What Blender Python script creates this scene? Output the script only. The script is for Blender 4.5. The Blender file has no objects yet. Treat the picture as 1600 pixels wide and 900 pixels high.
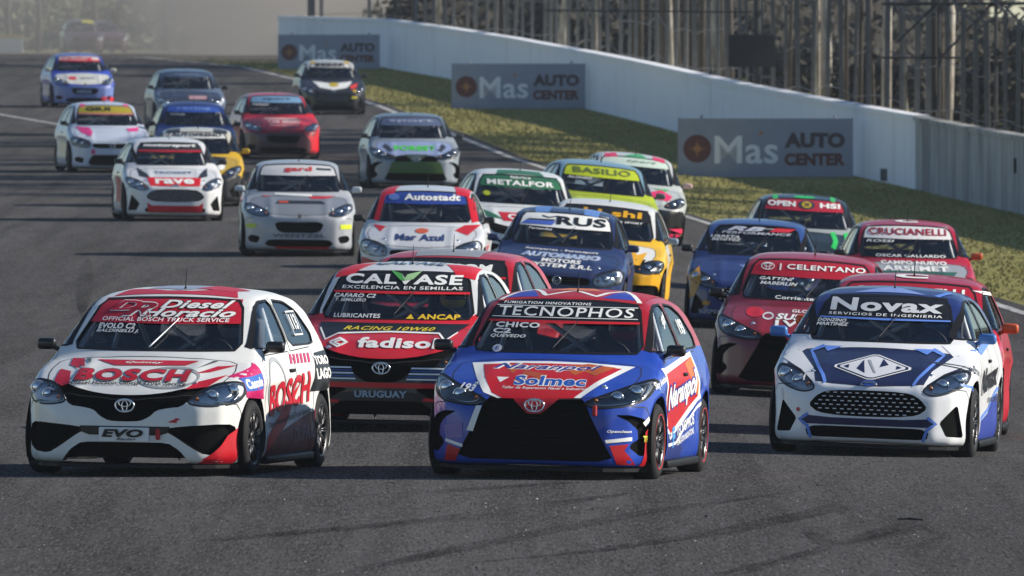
import bpy, bmesh, math, random
import numpy as np
from mathutils import Vector, Matrix, Euler
from mathutils.bvhtree import BVHTree
random.seed(7); np.random.seed(7)
SC = bpy.context.scene
COL = SC.collection
PI = math.pi
R = math.radians

# ------------------------------------------------------------------ camera, sky, sun
FPX = 24000.0           # focal length in pixels of a 1600 wide picture
CAMZ = 3.0
HORIZON = 203.0         # row of the level line
cam = bpy.data.cameras.new('camera')
cam_o = bpy.data.objects.new('camera', cam); COL.objects.link(cam_o)
cam.sensor_width = 36.0
cam.lens = 36.0 * FPX / 1600.0
cam.clip_start = 1.0; cam.clip_end = 6000.0
PITCH = math.atan((450 - HORIZON) / FPX)
cam_o.location = (0, 0, CAMZ)
cam_o.rotation_euler = (PI/2 - PITCH, 0, 0)
cam.dof.use_dof = True
cam.dof.focus_distance = 124.0
cam.dof.aperture_fstop = 15.0
SC.camera = cam_o

SUN_AZ = R(82)          # from +Y towards +X
SUN_EL = R(26)
w = bpy.data.worlds.new('World'); SC.world = w; w.use_nodes = True
nt = w.node_tree
sky = nt.nodes.new('ShaderNodeTexSky'); sky.sky_type = 'NISHITA'; sky.sun_disc = False
sky.sun_elevation = SUN_EL; sky.sun_rotation = SUN_AZ
sky.air_density = 1.0; sky.dust_density = 0.0; sky.ozone_density = 4.0
nt.links.new(sky.outputs[0], nt.nodes['Background'].inputs[0])
nt.nodes['Background'].inputs[1].default_value = 0.074
sl = bpy.data.lights.new('sun', 'SUN'); sl.energy = 5.0; sl.angle = R(0.5); sl.color = (1.0, 0.93, 0.82)
so = bpy.data.objects.new('sun', sl); COL.objects.link(so)
sd = Vector((math.sin(SUN_AZ)*math.cos(SUN_EL), math.cos(SUN_AZ)*math.cos(SUN_EL), math.sin(SUN_EL)))
so.rotation_euler = sd.to_track_quat('Z', 'Y').to_euler()
so.location = (60, 150, 60)
vs = SC.view_settings
vs.view_transform = 'Standard'; vs.look = 'None'; vs.gamma = 1.0; vs.use_curve_mapping = False
vs.exposure = 0.6
SC.cycles.max_bounces = 6; SC.cycles.transparent_max_bounces = 12
SC.cycles.volume_bounces = 1; SC.cycles.volume_step_rate = 4.0
SC.cycles.use_denoising = True

# ------------------------------------------------------------------ terrain
KQ = 12220.0 / FPX**2
def S01(t):
    t = np.clip(t, 0, 1); return t*t*(3-2*t)
def gz(X, Y):
    X = np.asarray(X, float); Y = np.maximum(np.asarray(Y, float), 0)
    zq = np.where(Y <= 505, KQ*Y*Y, KQ*505**2 + .0058*(Y-505))
    dip = -.45*S01((X+1)/6.5)*S01((Y-90)/115)*(1-S01((Y-290)/130))
    sag = -.15*np.exp(-((Y-196)/30)**2)*(1-S01((X-1.5)/3.5))
    return zq + dip + sag
def gzf(X, Y): return float(gz(X, Y))
def unproj(px, py, z_off=0.0):
    """ground point seen at a pixel of the 1600x900 photograph"""
    lo, hi = 60.0, 900.0
    kx = (px-800)/FPX; ky = (py-HORIZON)/FPX
    f = lambda Y: (CAMZ - ky*Y) - (gzf(kx*Y, Y) + z_off)
    Y = lo; step = 1.0
    while Y < hi and f(Y) > 0: Y += step
    a, b = Y-step, Y
    for _ in range(30):
        m = (a+b)/2
        if f(m) > 0: a = m
        else: b = m
    return (kx*a, a)

# ------------------------------------------------------------------ materials
MATS = {}
def lin(h):
    if isinstance(h, str):
        h = h.lstrip('#'); c = [int(h[i:i+2], 16)/255 for i in (0, 2, 4)]
        return tuple(((x+.055)/1.055)**2.4 if x > .04045 else x/12.92 for x in c)
    return tuple(h)
def newmat(name):
    m = bpy.data.materials.new(name); m.use_nodes = True
    return m, m.node_tree, m.node_tree.nodes['Principled BSDF']
def paint(h, rough=.30, coat=.5, metal=0.0, dirt=.5):
    key = ('paint', h, rough, coat, metal, dirt)
    if key in MATS: return MATS[key]
    m, t, b = newmat('car_paint')
    c = lin(h)
    tc = t.nodes.new('ShaderNodeTexCoord')
    n = t.nodes.new('ShaderNodeTexNoise'); n.inputs['Scale'].default_value = 5; n.inputs['Detail'].default_value = 7; n.inputs['Roughness'].default_value = .7
    t.links.new(tc.outputs['Object'], n.inputs['Vector'])
    r = t.nodes.new('ShaderNodeMapRange'); r.inputs[1].default_value = .46; r.inputs[2].default_value = .78; r.inputs[4].default_value = .30*dirt
    t.links.new(n.outputs['Fac'], r.inputs[0])
    mx = t.nodes.new('ShaderNodeMix'); mx.data_type = 'RGBA'
    mx.inputs[6].default_value = (*c, 1); mx.inputs[7].default_value = (.10, .085, .07, 1)
    t.links.new(r.outputs[0], mx.inputs[0]); t.links.new(mx.outputs[2], b.inputs['Base Color'])
    r2 = t.nodes.new('ShaderNodeMapRange'); r2.inputs[1].default_value = .3; r2.inputs[2].default_value = .8
    r2.inputs[3].default_value = rough; r2.inputs[4].default_value = min(1, rough+.25)
    t.links.new(n.outputs['Fac'], r2.inputs[0]); t.links.new(r2.outputs[0], b.inputs['Roughness'])
    b.inputs['Metallic'].default_value = metal; b.inputs['Specular IOR Level'].default_value = .32
    b.inputs['Coat Weight'].default_value = coat; b.inputs['Coat Roughness'].default_value = .03
    MATS[key] = m; return m
def plain(name, h, rough=.6, metal=0.0, noise=0.0, scale=8.0, spec=.5):
    key = ('plain', name, h, rough, metal)
    if key in MATS: return MATS[key]
    m, t, b = newmat(name)
    c = lin(h)
    b.inputs['Base Color'].default_value = (*c, 1); b.inputs['Roughness'].default_value = rough
    b.inputs['Metallic'].default_value = metal; b.inputs['Specular IOR Level'].default_value = spec
    if noise:
        tc = t.nodes.new('ShaderNodeTexCoord')
        n = t.nodes.new('ShaderNodeTexNoise'); n.inputs['Scale'].default_value = scale; n.inputs['Detail'].default_value = 6
        t.links.new(tc.outputs['Object'], n.inputs['Vector'])
        mx = t.nodes.new('ShaderNodeMix'); mx.data_type = 'RGBA'
        mx.inputs[6].default_value = (*[x*(1-noise) for x in c], 1); mx.inputs[7].default_value = (*[min(1, x*(1+noise)) for x in c], 1)
        t.links.new(n.outputs['Fac'], mx.inputs[0]); t.links.new(mx.outputs[2], b.inputs['Base Color'])
    MATS[key] = m; return m
def glass_mat(name, tint, refl=1.0):
    key = ('glass', name)
    if key in MATS: return MATS[key]
    m = bpy.data.materials.new(name); m.use_nodes = True; t = m.node_tree; t.nodes.clear()
    o = t.nodes.new('ShaderNodeOutputMaterial')
    tr = t.nodes.new('ShaderNodeBsdfTransparent'); tr.inputs[0].default_value = (*tint, 1)
    g = t.nodes.new('ShaderNodeBsdfGlossy'); g.inputs['Roughness'].default_value = .05; g.inputs[0].default_value = (refl, refl, refl, 1)
    fr = t.nodes.new('ShaderNodeFresnel'); fr.inputs[0].default_value = 1.5
    mx = t.nodes.new('ShaderNodeMixShader')
    t.links.new(fr.outputs[0], mx.inputs[0]); t.links.new(tr.outputs[0], mx.inputs[1]); t.links.new(g.outputs[0], mx.inputs[2])
    t.links.new(mx.outputs[0], o.inputs[0])
    MATS[key] = m; return m
M_GLASS = glass_mat('tinted_glass', (.84, .86, .88))
M_LENS = glass_mat('lamp_cover', (.93, .94, .95))
M_BLACK = plain('black_plastic', (.009, .009, .010), .5, spec=.18)
M_GLOSSBLACK = plain('gloss_black', (.008, .008, .009), .2, spec=.3)
M_VOID = plain('dark_mesh', (.004, .004, .004), .9, spec=.05)
M_TYRE = plain('tyre_rubber', (.013, .013, .014), .75, noise=.3, scale=12, spec=.2)
M_RIM = plain('black_rim', (.045, .045, .048), .35, metal=.7)
M_RIMG = plain('grey_rim', (.16, .16, .17), .35, metal=.8)
M_CHROME = plain('chrome', (.75, .76, .78), .14, metal=1.0)
M_SILVER = plain('reflector_silver', (.72, .74, .78), .3, metal=.15)
M_LAMPDARK = plain('lamp_housing', (.20, .205, .21), .3, metal=.2)
M_AMBER = plain('amber_lens', (.5, .16, .03), .3)
M_STRAP = plain('red_strap', (.45, .02, .02), .7)
M_LINING = plain('cabin_lining', (.012, .012, .013), .9, spec=.1)
M_CAGE = plain('roll_cage_tube', (.72, .73, .75), .4, noise=.1)
M_SEAT = plain('racing_seat', (.05, .05, .055), .7)
M_GAP = plain('panel_gap', (.012, .012, .012), .7)
M_WHITE = plain('white_plastic', (.75, .75, .74), .4)

# ------------------------------------------------------------------ object helpers
def link(name, me, parent=None, mat=None):
    o = bpy.data.objects.new(name, me); COL.objects.link(o)
    if parent is not None: o.parent = parent
    if mat is not None and me is not None:
        if len(me.materials) == 0: me.materials.append(None)
        o.material_slots[0].link = 'OBJECT'; o.material_slots[0].material = mat
    return o
def empty(name, loc=(0, 0, 0), rot=(0, 0, 0)):
    o = bpy.data.objects.new(name, None); COL.objects.link(o); o.location = loc; o.rotation_euler = rot
    o.empty_display_size = .2
    return o
def tag(o, label=None, cat=None, group=None, kind=None):
    if label: o['label'] = label
    if cat: o['category'] = cat
    if group: o['group'] = group
    if kind: o['kind'] = kind
    return o
def mesh(name, verts, faces, smooth=False):
    me = bpy.data.meshes.new(name); me.from_pydata([tuple(v) for v in verts], [], faces); me.update()
    if smooth: me.polygons.foreach_set('use_smooth', [True]*len(me.polygons))
    me.materials.append(None)
    return me
def bm_mesh(name, bm, smooth=False):
    me = bpy.data.meshes.new(name); bm.to_mesh(me); bm.free()
    if smooth: me.polygons.foreach_set('use_smooth', [True]*len(me.polygons))
    me.materials.append(None)
    return me
class MB:
    """collects simple solids into one mesh"""
    def __init__(s): s.v = []; s.f = []
    def add(s, v, f):
        n = len(s.v); s.v += [tuple(x) for x in v]; s.f += [tuple(i+n for i in q) for q in f]; return s
    def box(s, c, d, rot=None):
        hx, hy, hz = d[0]/2, d[1]/2, d[2]/2
        p = [Vector((x, y, z)) for x in (-hx, hx) for y in (-hy, hy) for z in (-hz, hz)]
        if rot is not None: p = [rot @ q for q in p]
        p = [q+Vector(c) for q in p]
        return s.add(p, [(0, 1, 3, 2), (4, 6, 7, 5), (0, 4, 5, 1), (2, 3, 7, 6), (0, 2, 6, 4), (1, 5, 7, 3)])
    def tube(s, pts, rad, n=8, cap=True):
        pts = [Vector(p) for p in pts]; rads = rad if isinstance(rad, (list, tuple)) else [rad]*len(pts)
        vs, fs = [], []; up = None
        for i, p in enumerate(pts):
            d = (pts[min(i+1, len(pts)-1)] - pts[max(i-1, 0)]).normalized()
            if up is None: up = Vector((0, 0, 1)) if abs(d.z) < .9 else Vector((1, 0, 0))
            a = d.cross(up).normalized(); b = a.cross(d).normalized(); up = b
            for k in range(n):
                t = 2*PI*k/n; vs.append(p + (a*math.cos(t)+b*math.sin(t))*rads[i])
        for i in range(len(pts)-1):
            for k in range(n):
                fs.append((i*n+k, i*n+(k+1) % n, (i+1)*n+(k+1) % n, (i+1)*n+k))
        if cap:
            fs.append(tuple(range(n))[::-1]); m = (len(pts)-1)*n; fs.append(tuple(range(m, m+n)))
        return s.add(vs, fs)
    def lathe(s, prof, axis='x', n=36, c=(0, 0, 0), closed=False):
        vs, fs = [], []
        for (h, r) in prof:
            for k in range(n):
                t = 2*PI*k/n
                vs.append((c[0]+h, c[1]+r*math.cos(t), c[2]+r*math.sin(t)) if axis == 'x' else (c[0]+r*math.cos(t), c[1]+r*math.sin(t), c[2]+h))
        m = len(prof)
        for i in range(m if closed else m-1):
            j = (i+1) % m
            for k in range(n):
                fs.append((i*n+k, j*n+k, j*n+(k+1) % n, i*n+(k+1) % n))
        return s.add(vs, fs)
    def mesh(s, name, smooth=False):
        me = mesh(name, s.v, s.f, smooth)
        bm = bmesh.new(); bm.from_mesh(me); bmesh.ops.recalc_face_normals(bm, faces=bm.faces); bm.to_mesh(me); bm.free()
        return me
    def build(s, name, mat, parent=None, smooth=False): return link(name, s.mesh(name, smooth), parent, mat)

# ------------------------------------------------------------------ 2D helpers
def mirror(half):
    """closed outline from its x>=0 half, listed top centre -> bottom centre"""
    return list(half) + [(-x, z) for (x, z) in reversed(half) if x > 1e-6]
def chaikin(p, it=1, q=.25):
    for _ in range(it):
        o = []
        n = len(p)
        for i in range(n):
            a, b = p[i], p[(i+1) % n]
            o.append((a[0]*(1-q)+b[0]*q, a[1]*(1-q)+b[1]*q)); o.append((a[0]*q+b[0]*(1-q), a[1]*q+b[1]*(1-q)))
        p = o
    return p
def inside(p, x, y):
    c = False; n = len(p); j = n-1
    for i in range(n):
        if (p[i][1] > y) != (p[j][1] > y) and x < (p[j][0]-p[i][0])*(y-p[i][1])/(p[j][1]-p[i][1])+p[i][0]: c = not c
        j = i
    return c
def densify(p, step, closed=True):
    o = []; n = len(p)
    for i in range(n if closed else n-1):
        a, b = p[i], p[(i+1) % n]; d = math.hypot(b[0]-a[0], b[1]-a[1]); k = max(1, int(d/step))
        for j in range(k): o.append((a[0]+(b[0]-a[0])*j/k, a[1]+(b[1]-a[1])*j/k))
    if not closed: o.append(p[-1])
    return o
def ellipse(cx, cy, rx, ry, n=28): return [(cx+rx*math.cos(2*PI*i/n), cy+ry*math.sin(2*PI*i/n)) for i in range(n)]

class SDF2:
    """signed distance to a closed outline, tabulated and softened"""
    def __init__(s, poly, h=.0125, blur=3, pad=.5):
        P = np.array(poly, float); s.h = h
        s.o = P.min(0)-pad; n = np.ceil((P.max(0)+pad-s.o)/h).astype(int)+1
        gx, gy = np.meshgrid(s.o[0]+h*np.arange(n[0]), s.o[1]+h*np.arange(n[1]), indexing='ij')
        d = np.full(gx.shape, 1e9); ins = np.zeros(gx.shape, bool)
        for i in range(len(P)):
            a = P[i]; b = P[(i+1) % len(P)]; e = b-a; L = max(e@e, 1e-12)
            t = np.clip(((gx-a[0])*e[0]+(gy-a[1])*e[1])/L, 0, 1)
            d = np.minimum(d, (gx-a[0]-t*e[0])**2+(gy-a[1]-t*e[1])**2)
            if abs(e[1]) > 1e-12:
                c = ((a[1] > gy) != (b[1] > gy)) & (gx < e[0]*(gy-a[1])/e[1]+a[0]); ins ^= c
        g = np.sqrt(d)*np.where(ins, -1, 1)
        for _ in range(blur):
            for ax in (0, 1):
                q = np.pad(g, [(2, 2) if k == ax else (0, 0) for k in (0, 1)], mode='edge')
                sl_ = lambda k: q[k:k+g.shape[0], :] if ax == 0 else q[:, k:k+g.shape[1]]
                g = (sl_(0)+4*sl_(1)+6*sl_(2)+4*sl_(3)+sl_(4))/16
        s.g = g
    def __call__(s, x, y):
        fx = np.clip((x-s.o[0])/s.h, 0, s.g.shape[0]-1.001); fy = np.clip((y-s.o[1])/s.h, 0, s.g.shape[1]-1.001)
        i = fx.astype(int); j = fy.astype(int); u = fx-i; v = fy-j; g = s.g
        return (g[i, j]*(1-u)+g[i+1, j]*u)*(1-v)+(g[i, j+1]*(1-u)+g[i+1, j+1]*u)*v
def smax(a, b, k):
    h = np.maximum(k-np.abs(a-b), 0)/k; return np.maximum(a, b)+h*h*k*.25
def smin(a, b, k): return -smax(-a, -b, k)
def grad(f, p, e=.006):
    g = np.zeros_like(p)
    for a in range(3):
        q = p.copy(); q[:, a] += e; r = p.copy(); r[:, a] -= e
        g[:, a] = f(q[:, 0], q[:, 1], q[:, 2])-f(r[:, 0], r[:, 1], r[:, 2])
    return g/(2*e)
def surface_net(f, lo, hi, h, newton=4):
    lo = np.array(lo, float); n = np.ceil((np.array(hi)-lo)/h).astype(int)+1
    X, Y, Z = np.meshgrid(*[lo[a]+h*np.arange(n[a]) for a in range(3)], indexing='ij')
    D = f(X, Y, Z); s = D < 0
    c = np.zeros(tuple(n-1), int)
    for dx in (0, 1):
        for dy in (0, 1):
            for dz in (0, 1): c += s[dx:n[0]-1+dx, dy:n[1]-1+dy, dz:n[2]-1+dz]
    act = (c > 0) & (c < 8)
    idx = -np.ones(act.shape, int); idx[act] = np.arange(act.sum())
    V = lo + h*(np.argwhere(act)+.5)
    for _ in range(newton):
        d = f(V[:, 0], V[:, 1], V[:, 2]); g = grad(f, V); g2 = np.maximum((g*g).sum(1), .05)
        st = (d/g2)[:, None]*g; L = np.linalg.norm(st, axis=1, keepdims=True)
        V -= st*np.minimum(1, h/np.maximum(L, 1e-9))
    F = []
    for a in range(3):
        b, cc = (a+1) % 3, (a+2) % 3
        sl0 = [slice(None)]*3; sl1 = [slice(None)]*3
        sl0[a] = slice(0, -1); sl1[a] = slice(1, None)
        ch = s[tuple(sl0)] != s[tuple(sl1)]
        q = np.argwhere(ch)
        q = q[(q[:, b] > 0) & (q[:, cc] > 0) & (q[:, b] < n[b]-1) & (q[:, cc] < n[cc]-1)]
        def cell(db, dc):
            k = q.copy(); k[:, b] -= db; k[:, cc] -= dc; return idx[k[:, 0], k[:, 1], k[:, 2]]
        quad = np.stack([cell(1, 1), cell(0, 1), cell(0, 0), cell(1, 0)], 1)
        flip = ~s[q[:, 0], q[:, 1], q[:, 2]]
        quad[flip] = quad[flip][:, ::-1]
        F.append(quad)
    F = np.concatenate(F); F = F[(F >= 0).all(1)]
    N = grad(f, V); N /= np.maximum(np.linalg.norm(N, axis=1, keepdims=True), 1e-9)
    return V, F, N
# ------------------------------------------------------------------ the cars: shells by style
AXES = {'F': (lambda u, v: ((u, -6, v), (0, 1, 0)), lambda p: (p.x, p.z), (1, 0, 0), (0, 0, 1)),
        'B': (lambda u, v: ((-u, 6, v), (0, -1, 0)), lambda p: (-p.x, p.z), (-1, 0, 0), (0, 0, 1)),
        'R': (lambda u, v: ((6, u, v), (-1, 0, 0)), lambda p: (p.y, p.z), (0, 1, 0), (0, 0, 1)),
        'L': (lambda u, v: ((-6, -u, v), (1, 0, 0)), lambda p: (-p.y, p.z), (0, -1, 0), (0, 0, 1)),
        'T': (lambda u, v: ((u, v, 6), (0, 0, -1)), lambda p: (p.x, p.y), (1, 0, 0), (0, 1, 0))}
def hit(bvh, axis, u, v):
    o, d = AXES[axis][0](u, v)
    loc, no, _, _ = bvh.ray_cast(Vector(o), Vector(d))
    return loc, no, Vector(d)
def bmcut(bm, poly, axis, filt):
    uv = AXES[axis][1]; eu = Vector(AXES[axis][2]); ev = Vector(AXES[axis][3])
    pu = [p[0] for p in poly]; pv = [p[1] for p in poly]; m = .02
    u0, u1, v0, v1 = min(pu)-m, max(pu)+m, min(pv)-m, max(pv)+m
    def bb(f):
        q = [uv(x.co) for x in f.verts]
        return min(a for a, b in q), max(a for a, b in q), min(b for a, b in q), max(b for a, b in q)
    cand = set()
    for f in bm.faces:
        if not filt(f): continue
        a, b, c, d = bb(f)
        if a <= u1 and b >= u0 and c <= v1 and d >= v0: cand.add(f)
    n = len(poly); org = Vector((0, 0, 0))
    for i in range(n):
        a, b = poly[i], poly[(i+1) % n]
        su0, su1, sv0, sv1 = min(a[0], b[0])-.002, max(a[0], b[0])+.002, min(a[1], b[1])-.002, max(a[1], b[1])+.002
        sub = []
        for f in cand:
            q = bb(f)
            if q[0] <= su1 and q[1] >= su0 and q[2] <= sv1 and q[3] >= sv0: sub.append(f)
        if not sub: continue
        du, dv = b[0]-a[0], b[1]-a[1]; L = math.hypot(du, dv)
        if L < 1e-6: continue
        no = eu*(dv/L) + ev*(-du/L); co = eu*a[0]+ev*a[1]
        es = {e for f in sub for e in f.edges}; vv = {x for f in sub for x in f.verts}
        r = bmesh.ops.bisect_plane(bm, geom=sub+list(es)+list(vv), dist=1e-5, plane_co=co, plane_no=no)
        cand |= {g for g in r['geom'] if isinstance(g, bmesh.types.BMFace)}
        cand = {f for f in cand if f.is_valid}
    out = []
    for f in cand:
        c = uv(f.calc_center_median())
        if inside(poly, *c): out.append(f)
    return out
def grid_split(bm, res):
    if not bm.verts: return
    for ax in (0, 1):
        lo = min(v.co[ax] for v in bm.verts); hi = max(v.co[ax] for v in bm.verts)
        r = res[ax]; k = math.floor(lo/r)+1
        while k*r < hi:
            co = [0, 0, 0]; no = [0, 0, 0]; co[ax] = k*r; no[ax] = 1
            bmesh.ops.bisect_plane(bm, geom=bm.verts[:]+bm.edges[:]+bm.faces[:], dist=1e-6, plane_co=co, plane_no=no)
            k += 1
def poly_bm(poly):
    bm = bmesh.new()
    f = bm.faces.new([bm.verts.new((p[0], p[1], 0)) for p in poly])
    f.normal_update()
    if f.normal.z < 0: f.normal_flip()
    bmesh.ops.triangulate(bm, faces=bm.faces[:])
    return bm
def project(bm, bvh, axis, off, push=0.0):
    dead = []
    for v in bm.verts:
        loc, no, d = hit(bvh, axis, v.co.x, v.co.y)
        if loc is None: dead.append(v)
        else: v.co = loc + no*off + d*push
    if dead: bmesh.ops.delete(bm, geom=dead, context='VERTS')
    for f in bm.faces: f.smooth = True
    return bm
def patch(poly, bvh, axis, off=.003, res=(.06, .03), push=0.0, name='patch'):
    bm = poly_bm(poly); grid_split(bm, res); project(bm, bvh, axis, off, push)
    return bm_mesh(name, bm)
def stripe_bm(pts, wd):
    bm = bmesh.new(); prev = None
    n = len(pts)
    for i, p in enumerate(pts):
        a = pts[max(i-1, 0)]; b = pts[min(i+1, n-1)]
        dx, dy = b[0]-a[0], b[1]-a[1]; L = math.hypot(dx, dy) or 1; nx, ny = -dy/L*wd/2, dx/L*wd/2
        cur = (bm.verts.new((p[0]+nx, p[1]+ny, 0)), bm.verts.new((p[0]-nx, p[1]-ny, 0)))
        if prev: bm.faces.new((prev[0], prev[1], cur[1], cur[0]))
        prev = cur
    return bm
def line_patch(pts, wd, bvh, axis, off=.0025, step=.03, name='panel_gap'):
    bm = stripe_bm(densify(pts, step, False), wd); project(bm, bvh, axis, off)
    bmesh.ops.recalc_face_normals(bm, faces=bm.faces)
    return bm
def recess_mesh(poly, bvh, axis, depth, name):
    bm = poly_bm(poly); grid_split(bm, (.07, .05)); project(bm, bvh, axis, 0, depth)
    ring = densify(poly, .04); prev = first = None
    for (u, v) in ring+[ring[0]]:
        loc, no, d = hit(bvh, axis, u, v)
        if loc is None: prev = None; continue
        cur = (bm.verts.new(loc-d*.001), bm.verts.new(loc+d*depth))
        if prev: bm.faces.new((prev[0], cur[0], cur[1], prev[1]))
        prev = cur
    return bm_mesh(name, bm)
def dome(c, r, d=1.0, n=16, m=5):
    vs = [(c[0], c[1]-r*d, c[2])]; fs = []
    for j in range(1, m+1):
        t = (PI/2)*j/m
        for k in range(n):
            a = 2*PI*k/n; vs.append((c[0]+r*math.sin(t)*math.cos(a), c[1]-r*d*math.cos(t), c[2]+r*math.sin(t)*math.sin(a)))
    for k in range(n): fs.append((0, 1+k, 1+(k+1) % n))
    for j in range(m-1):
        for k in range(n): fs.append((1+j*n+k, 1+(j+1)*n+k, 1+(j+1)*n+(k+1) % n, 1+j*n+(k+1) % n))
    return vs, fs
def rounded_box(c, d, bev, seg=2):
    bm = bmesh.new(); bmesh.ops.create_cube(bm, size=1)
    for v in bm.verts: v.co = Vector((v.co.x*d[0], v.co.y*d[1], v.co.z*d[2]))
    bmesh.ops.bevel(bm, geom=bm.edges[:], offset=bev, segments=seg, affect='EDGES', profile=.5)
    for v in bm.verts: v.co += Vector(c)
    return bm
def ring_tube(mb, cx, cy, cz, rx, rz, r, n=24, tilt=0.0):
    mb.tube([(cx+rx*math.cos(2*PI*i/n), cy+tilt*rz*math.sin(2*PI*i/n), cz+rz*math.sin(2*PI*i/n)) for i in range(n+1)], r, 6, cap=False)

WS = [(.655, .972), (.540, 1.345)]     # windscreen half-width at two heights
def wsx(z, st): 
    (a, za), (b, zb) = st['ws']; return a+(b-a)*(z-za)/(zb-za)

BASE = dict(yn=2.0, hz=.66, cz=.93, rz=1.445, w=1.0, ws=WS, emblem=None)
STYLES = {
 'saloon_hatch': dict(BASE, w=1.04, yn=1.98, hz=.665, cz=.935, rz=1.45, emblem=('rings', .555),
    mask=[(0, .635), (.15, .64), (.30, .66), (.46, .70), (.60, .755), (.57, .69), (.50, .625), (.425, .55), (.33, .54), (.24, .52), (.19, .47), (.12, .435), (0, .43)],
    light=[(.45, .575), (.52, .655), (.62, .725), (.76, .745), (.815, .72), (.825, .66), (.79, .575), (.62, .55)],
    vent=[(.27, .375), (.45, .40), (.74, .42), (.79, .39), (.79, .24), (.74, .19), (.60, .175), (.50, .235), (.36, .335)],
    lower=[(0, .27), (.33, .27), (.42, .21), (.50, .105), (0, .105)], slats=0, plate=(.0, .328, .40, .115)),
 'wide_grille_hatch': dict(BASE, w=1.04, strap=(.47, .545), emblem=('rings', .575),
    mask=[(0, .655), (.33, .645), (.38, .60), (.42, .50), (.52, .30), (.60, .15), (0, .15)],
    light=[(.345, .60), (.56, .69), (.80, .795), (.835, .76), (.80, .64), (.70, .585), (.45, .556)],
    vq=.12, vent=[(.60, .515), (.70, .515), (.785, .485), (.83, .40), (.83, .21), (.76, .195), (.70, .26), (.71, .295), (.75, .325), (.745, .40), (.69, .465)],
    lower=None, slats=7, badge_panel=[(-.22, .662), (.22, .662), (.10, .55), (.05, .51), (-.05, .51), (-.10, .55)]),
 'low_hatch': dict(BASE, rz=1.405, cz=.91, hz=.63, w=1.0, ws=[(.625, .952), (.512, 1.302)], emblem=('oval', .60),
    mask=[(0, .55), (.20, .548), (.36, .535), (.44, .49), (.50, .415), (.42, .355), (.25, .335), (0, .33)],
    light=[(.44, .55), (.52, .64), (.64, .71), (.79, .745), (.815, .70), (.79, .62), (.70, .56), (.55, .515)],
    vq=.08, vent=[(.735, .455), (.60, .30), (.655, .185), (.785, .18)],
    lower=[(0, .245), (.44, .245), (.52, .215), (.50, .15), (0, .15)], slats=0, dashes=True),
 'small_grille_hatch': dict(BASE, rz=1.43, emblem=('lion', .60),
    mask=[(0, .52), (.28, .53), (.37, .50), (.33, .40), (.25, .36), (0, .36)],
    light=[(.42, .62), (.52, .71), (.70, .785), (.80, .79), (.81, .70), (.72, .63), (.58, .60)],
    vent=[(.58, .30), (.72, .33), (.77, .28), (.74, .22), (.62, .20)],
    lower=[(0, .26), (.45, .26), (.52, .2), (.45, .15), (0, .15)], slats=3),
 'square_light_hatch': dict(BASE, rz=1.44, hz=.68, emblem=('round', .55),
    mask=[(0, .60), (.38, .605), (.42, .56), (.38, .505), (0, .50)],
    light=[(.45, .52), (.46, .64), (.58, .70), (.77, .74), (.825, .68), (.80, .56), (.62, .51)],
    vent=[(.58, .30), (.72, .33), (.76, .28), (.74, .22), (.60, .19)],
    lower=[(0, .37), (.40, .37), (.46, .30), (.50, .2), (.46, .15), (0, .15)], slats=3),
}
WELLS = (-1.25, 1.22)
def body_field(p):
    yn, hz, cz, rz, wd = p['yn'], p['hz'], p['cz'], p['rz'], p['w']
    side_b = SDF2([(-yn+.08, .09), (-yn+.015, .15), (-yn, .34), (-yn+.012, .5), (-yn+.05, hz-.06), (-yn+.15, hz), (-1.55, hz+.13), (-1.05, cz), (-.5, cz+.02), (.6, cz+.03), (1.5, cz+.04), (1.78, cz-.02), (1.86, .8), (1.92, .55), (1.88, .3), (1.8, .2), (1.6, .13), (0, .115)], blur=5)
    fr = [(.79, .10), (.85, .16), (.876, .27), (.862, .42), (.861, .58), (.881, .69), (.858, .775), (.80, .89), (.74, cz+.03), (.55, cz+.09), (0, cz+.1)]
    front_b = SDF2(fr+[(-x, z) for x, z in fr[::-1] if x > 0], blur=3)
    pl = [(.3, -yn+.015), (.55, -yn+.08), (.70, -yn+.20), (.80, -yn+.42), (.86, -yn+.75), (.872, -1.0), (.852, -.4), (.852, .5), (.874, 1.0), (.874, 1.35), (.83, 1.62), (.7, 1.82), (.4, 1.91), (0, 1.93)]
    plan_b = SDF2([(0, -yn)]+pl+[(-x, y) for x, y in pl[::-1] if x > 0], blur=5)
    dz = rz-1.445
    side_g = SDF2([(-1.30, .75), (-1.10, cz), (-.385, 1.335+dz), (-.22, 1.39+dz), (.05, 1.427+dz), (.45, rz), (.9, rz-.015), (1.3, rz-.065), (1.5, rz-.14), (1.72, 1.05), (1.78, .75)], blur=4)
    fg = [(.85, .7), (.805, .92), (.75, 1.08+dz*.4), (.675, 1.25+dz*.8), (.625, 1.345+dz), (.575, 1.40+dz), (.45, 1.455+dz), (0, 1.52+dz)]
    front_g = SDF2(fg+[(-x, z) for x, z in fg[::-1] if x > 0], blur=4)
    def f(x, y, z):
        ax = np.abs(x)/wd
        zc = z+.10*ax*ax-.012*np.exp(-((ax-.42)/.06)**2)*np.clip((-1.0-y)/.3, 0, 1)
        fl = 0
        for wy in WELLS:
            rr = np.sqrt((y-wy)**2+(z-.30)**2); fl = fl+.016*np.exp(-((rr-.375)/.05)**2)
        ab = ax-fl
        lo = smax(smax(side_b(y, zc), front_b(ab, z), .06), plan_b(ab, y), .09)
        yy = y+.28*ax*ax*np.tanh((y-.3)/.6)
        gr = smax(side_g(yy, zc), front_g(ax, z), .06)
        return smin(lo, gr, .05)
    return f
class Style: pass
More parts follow.
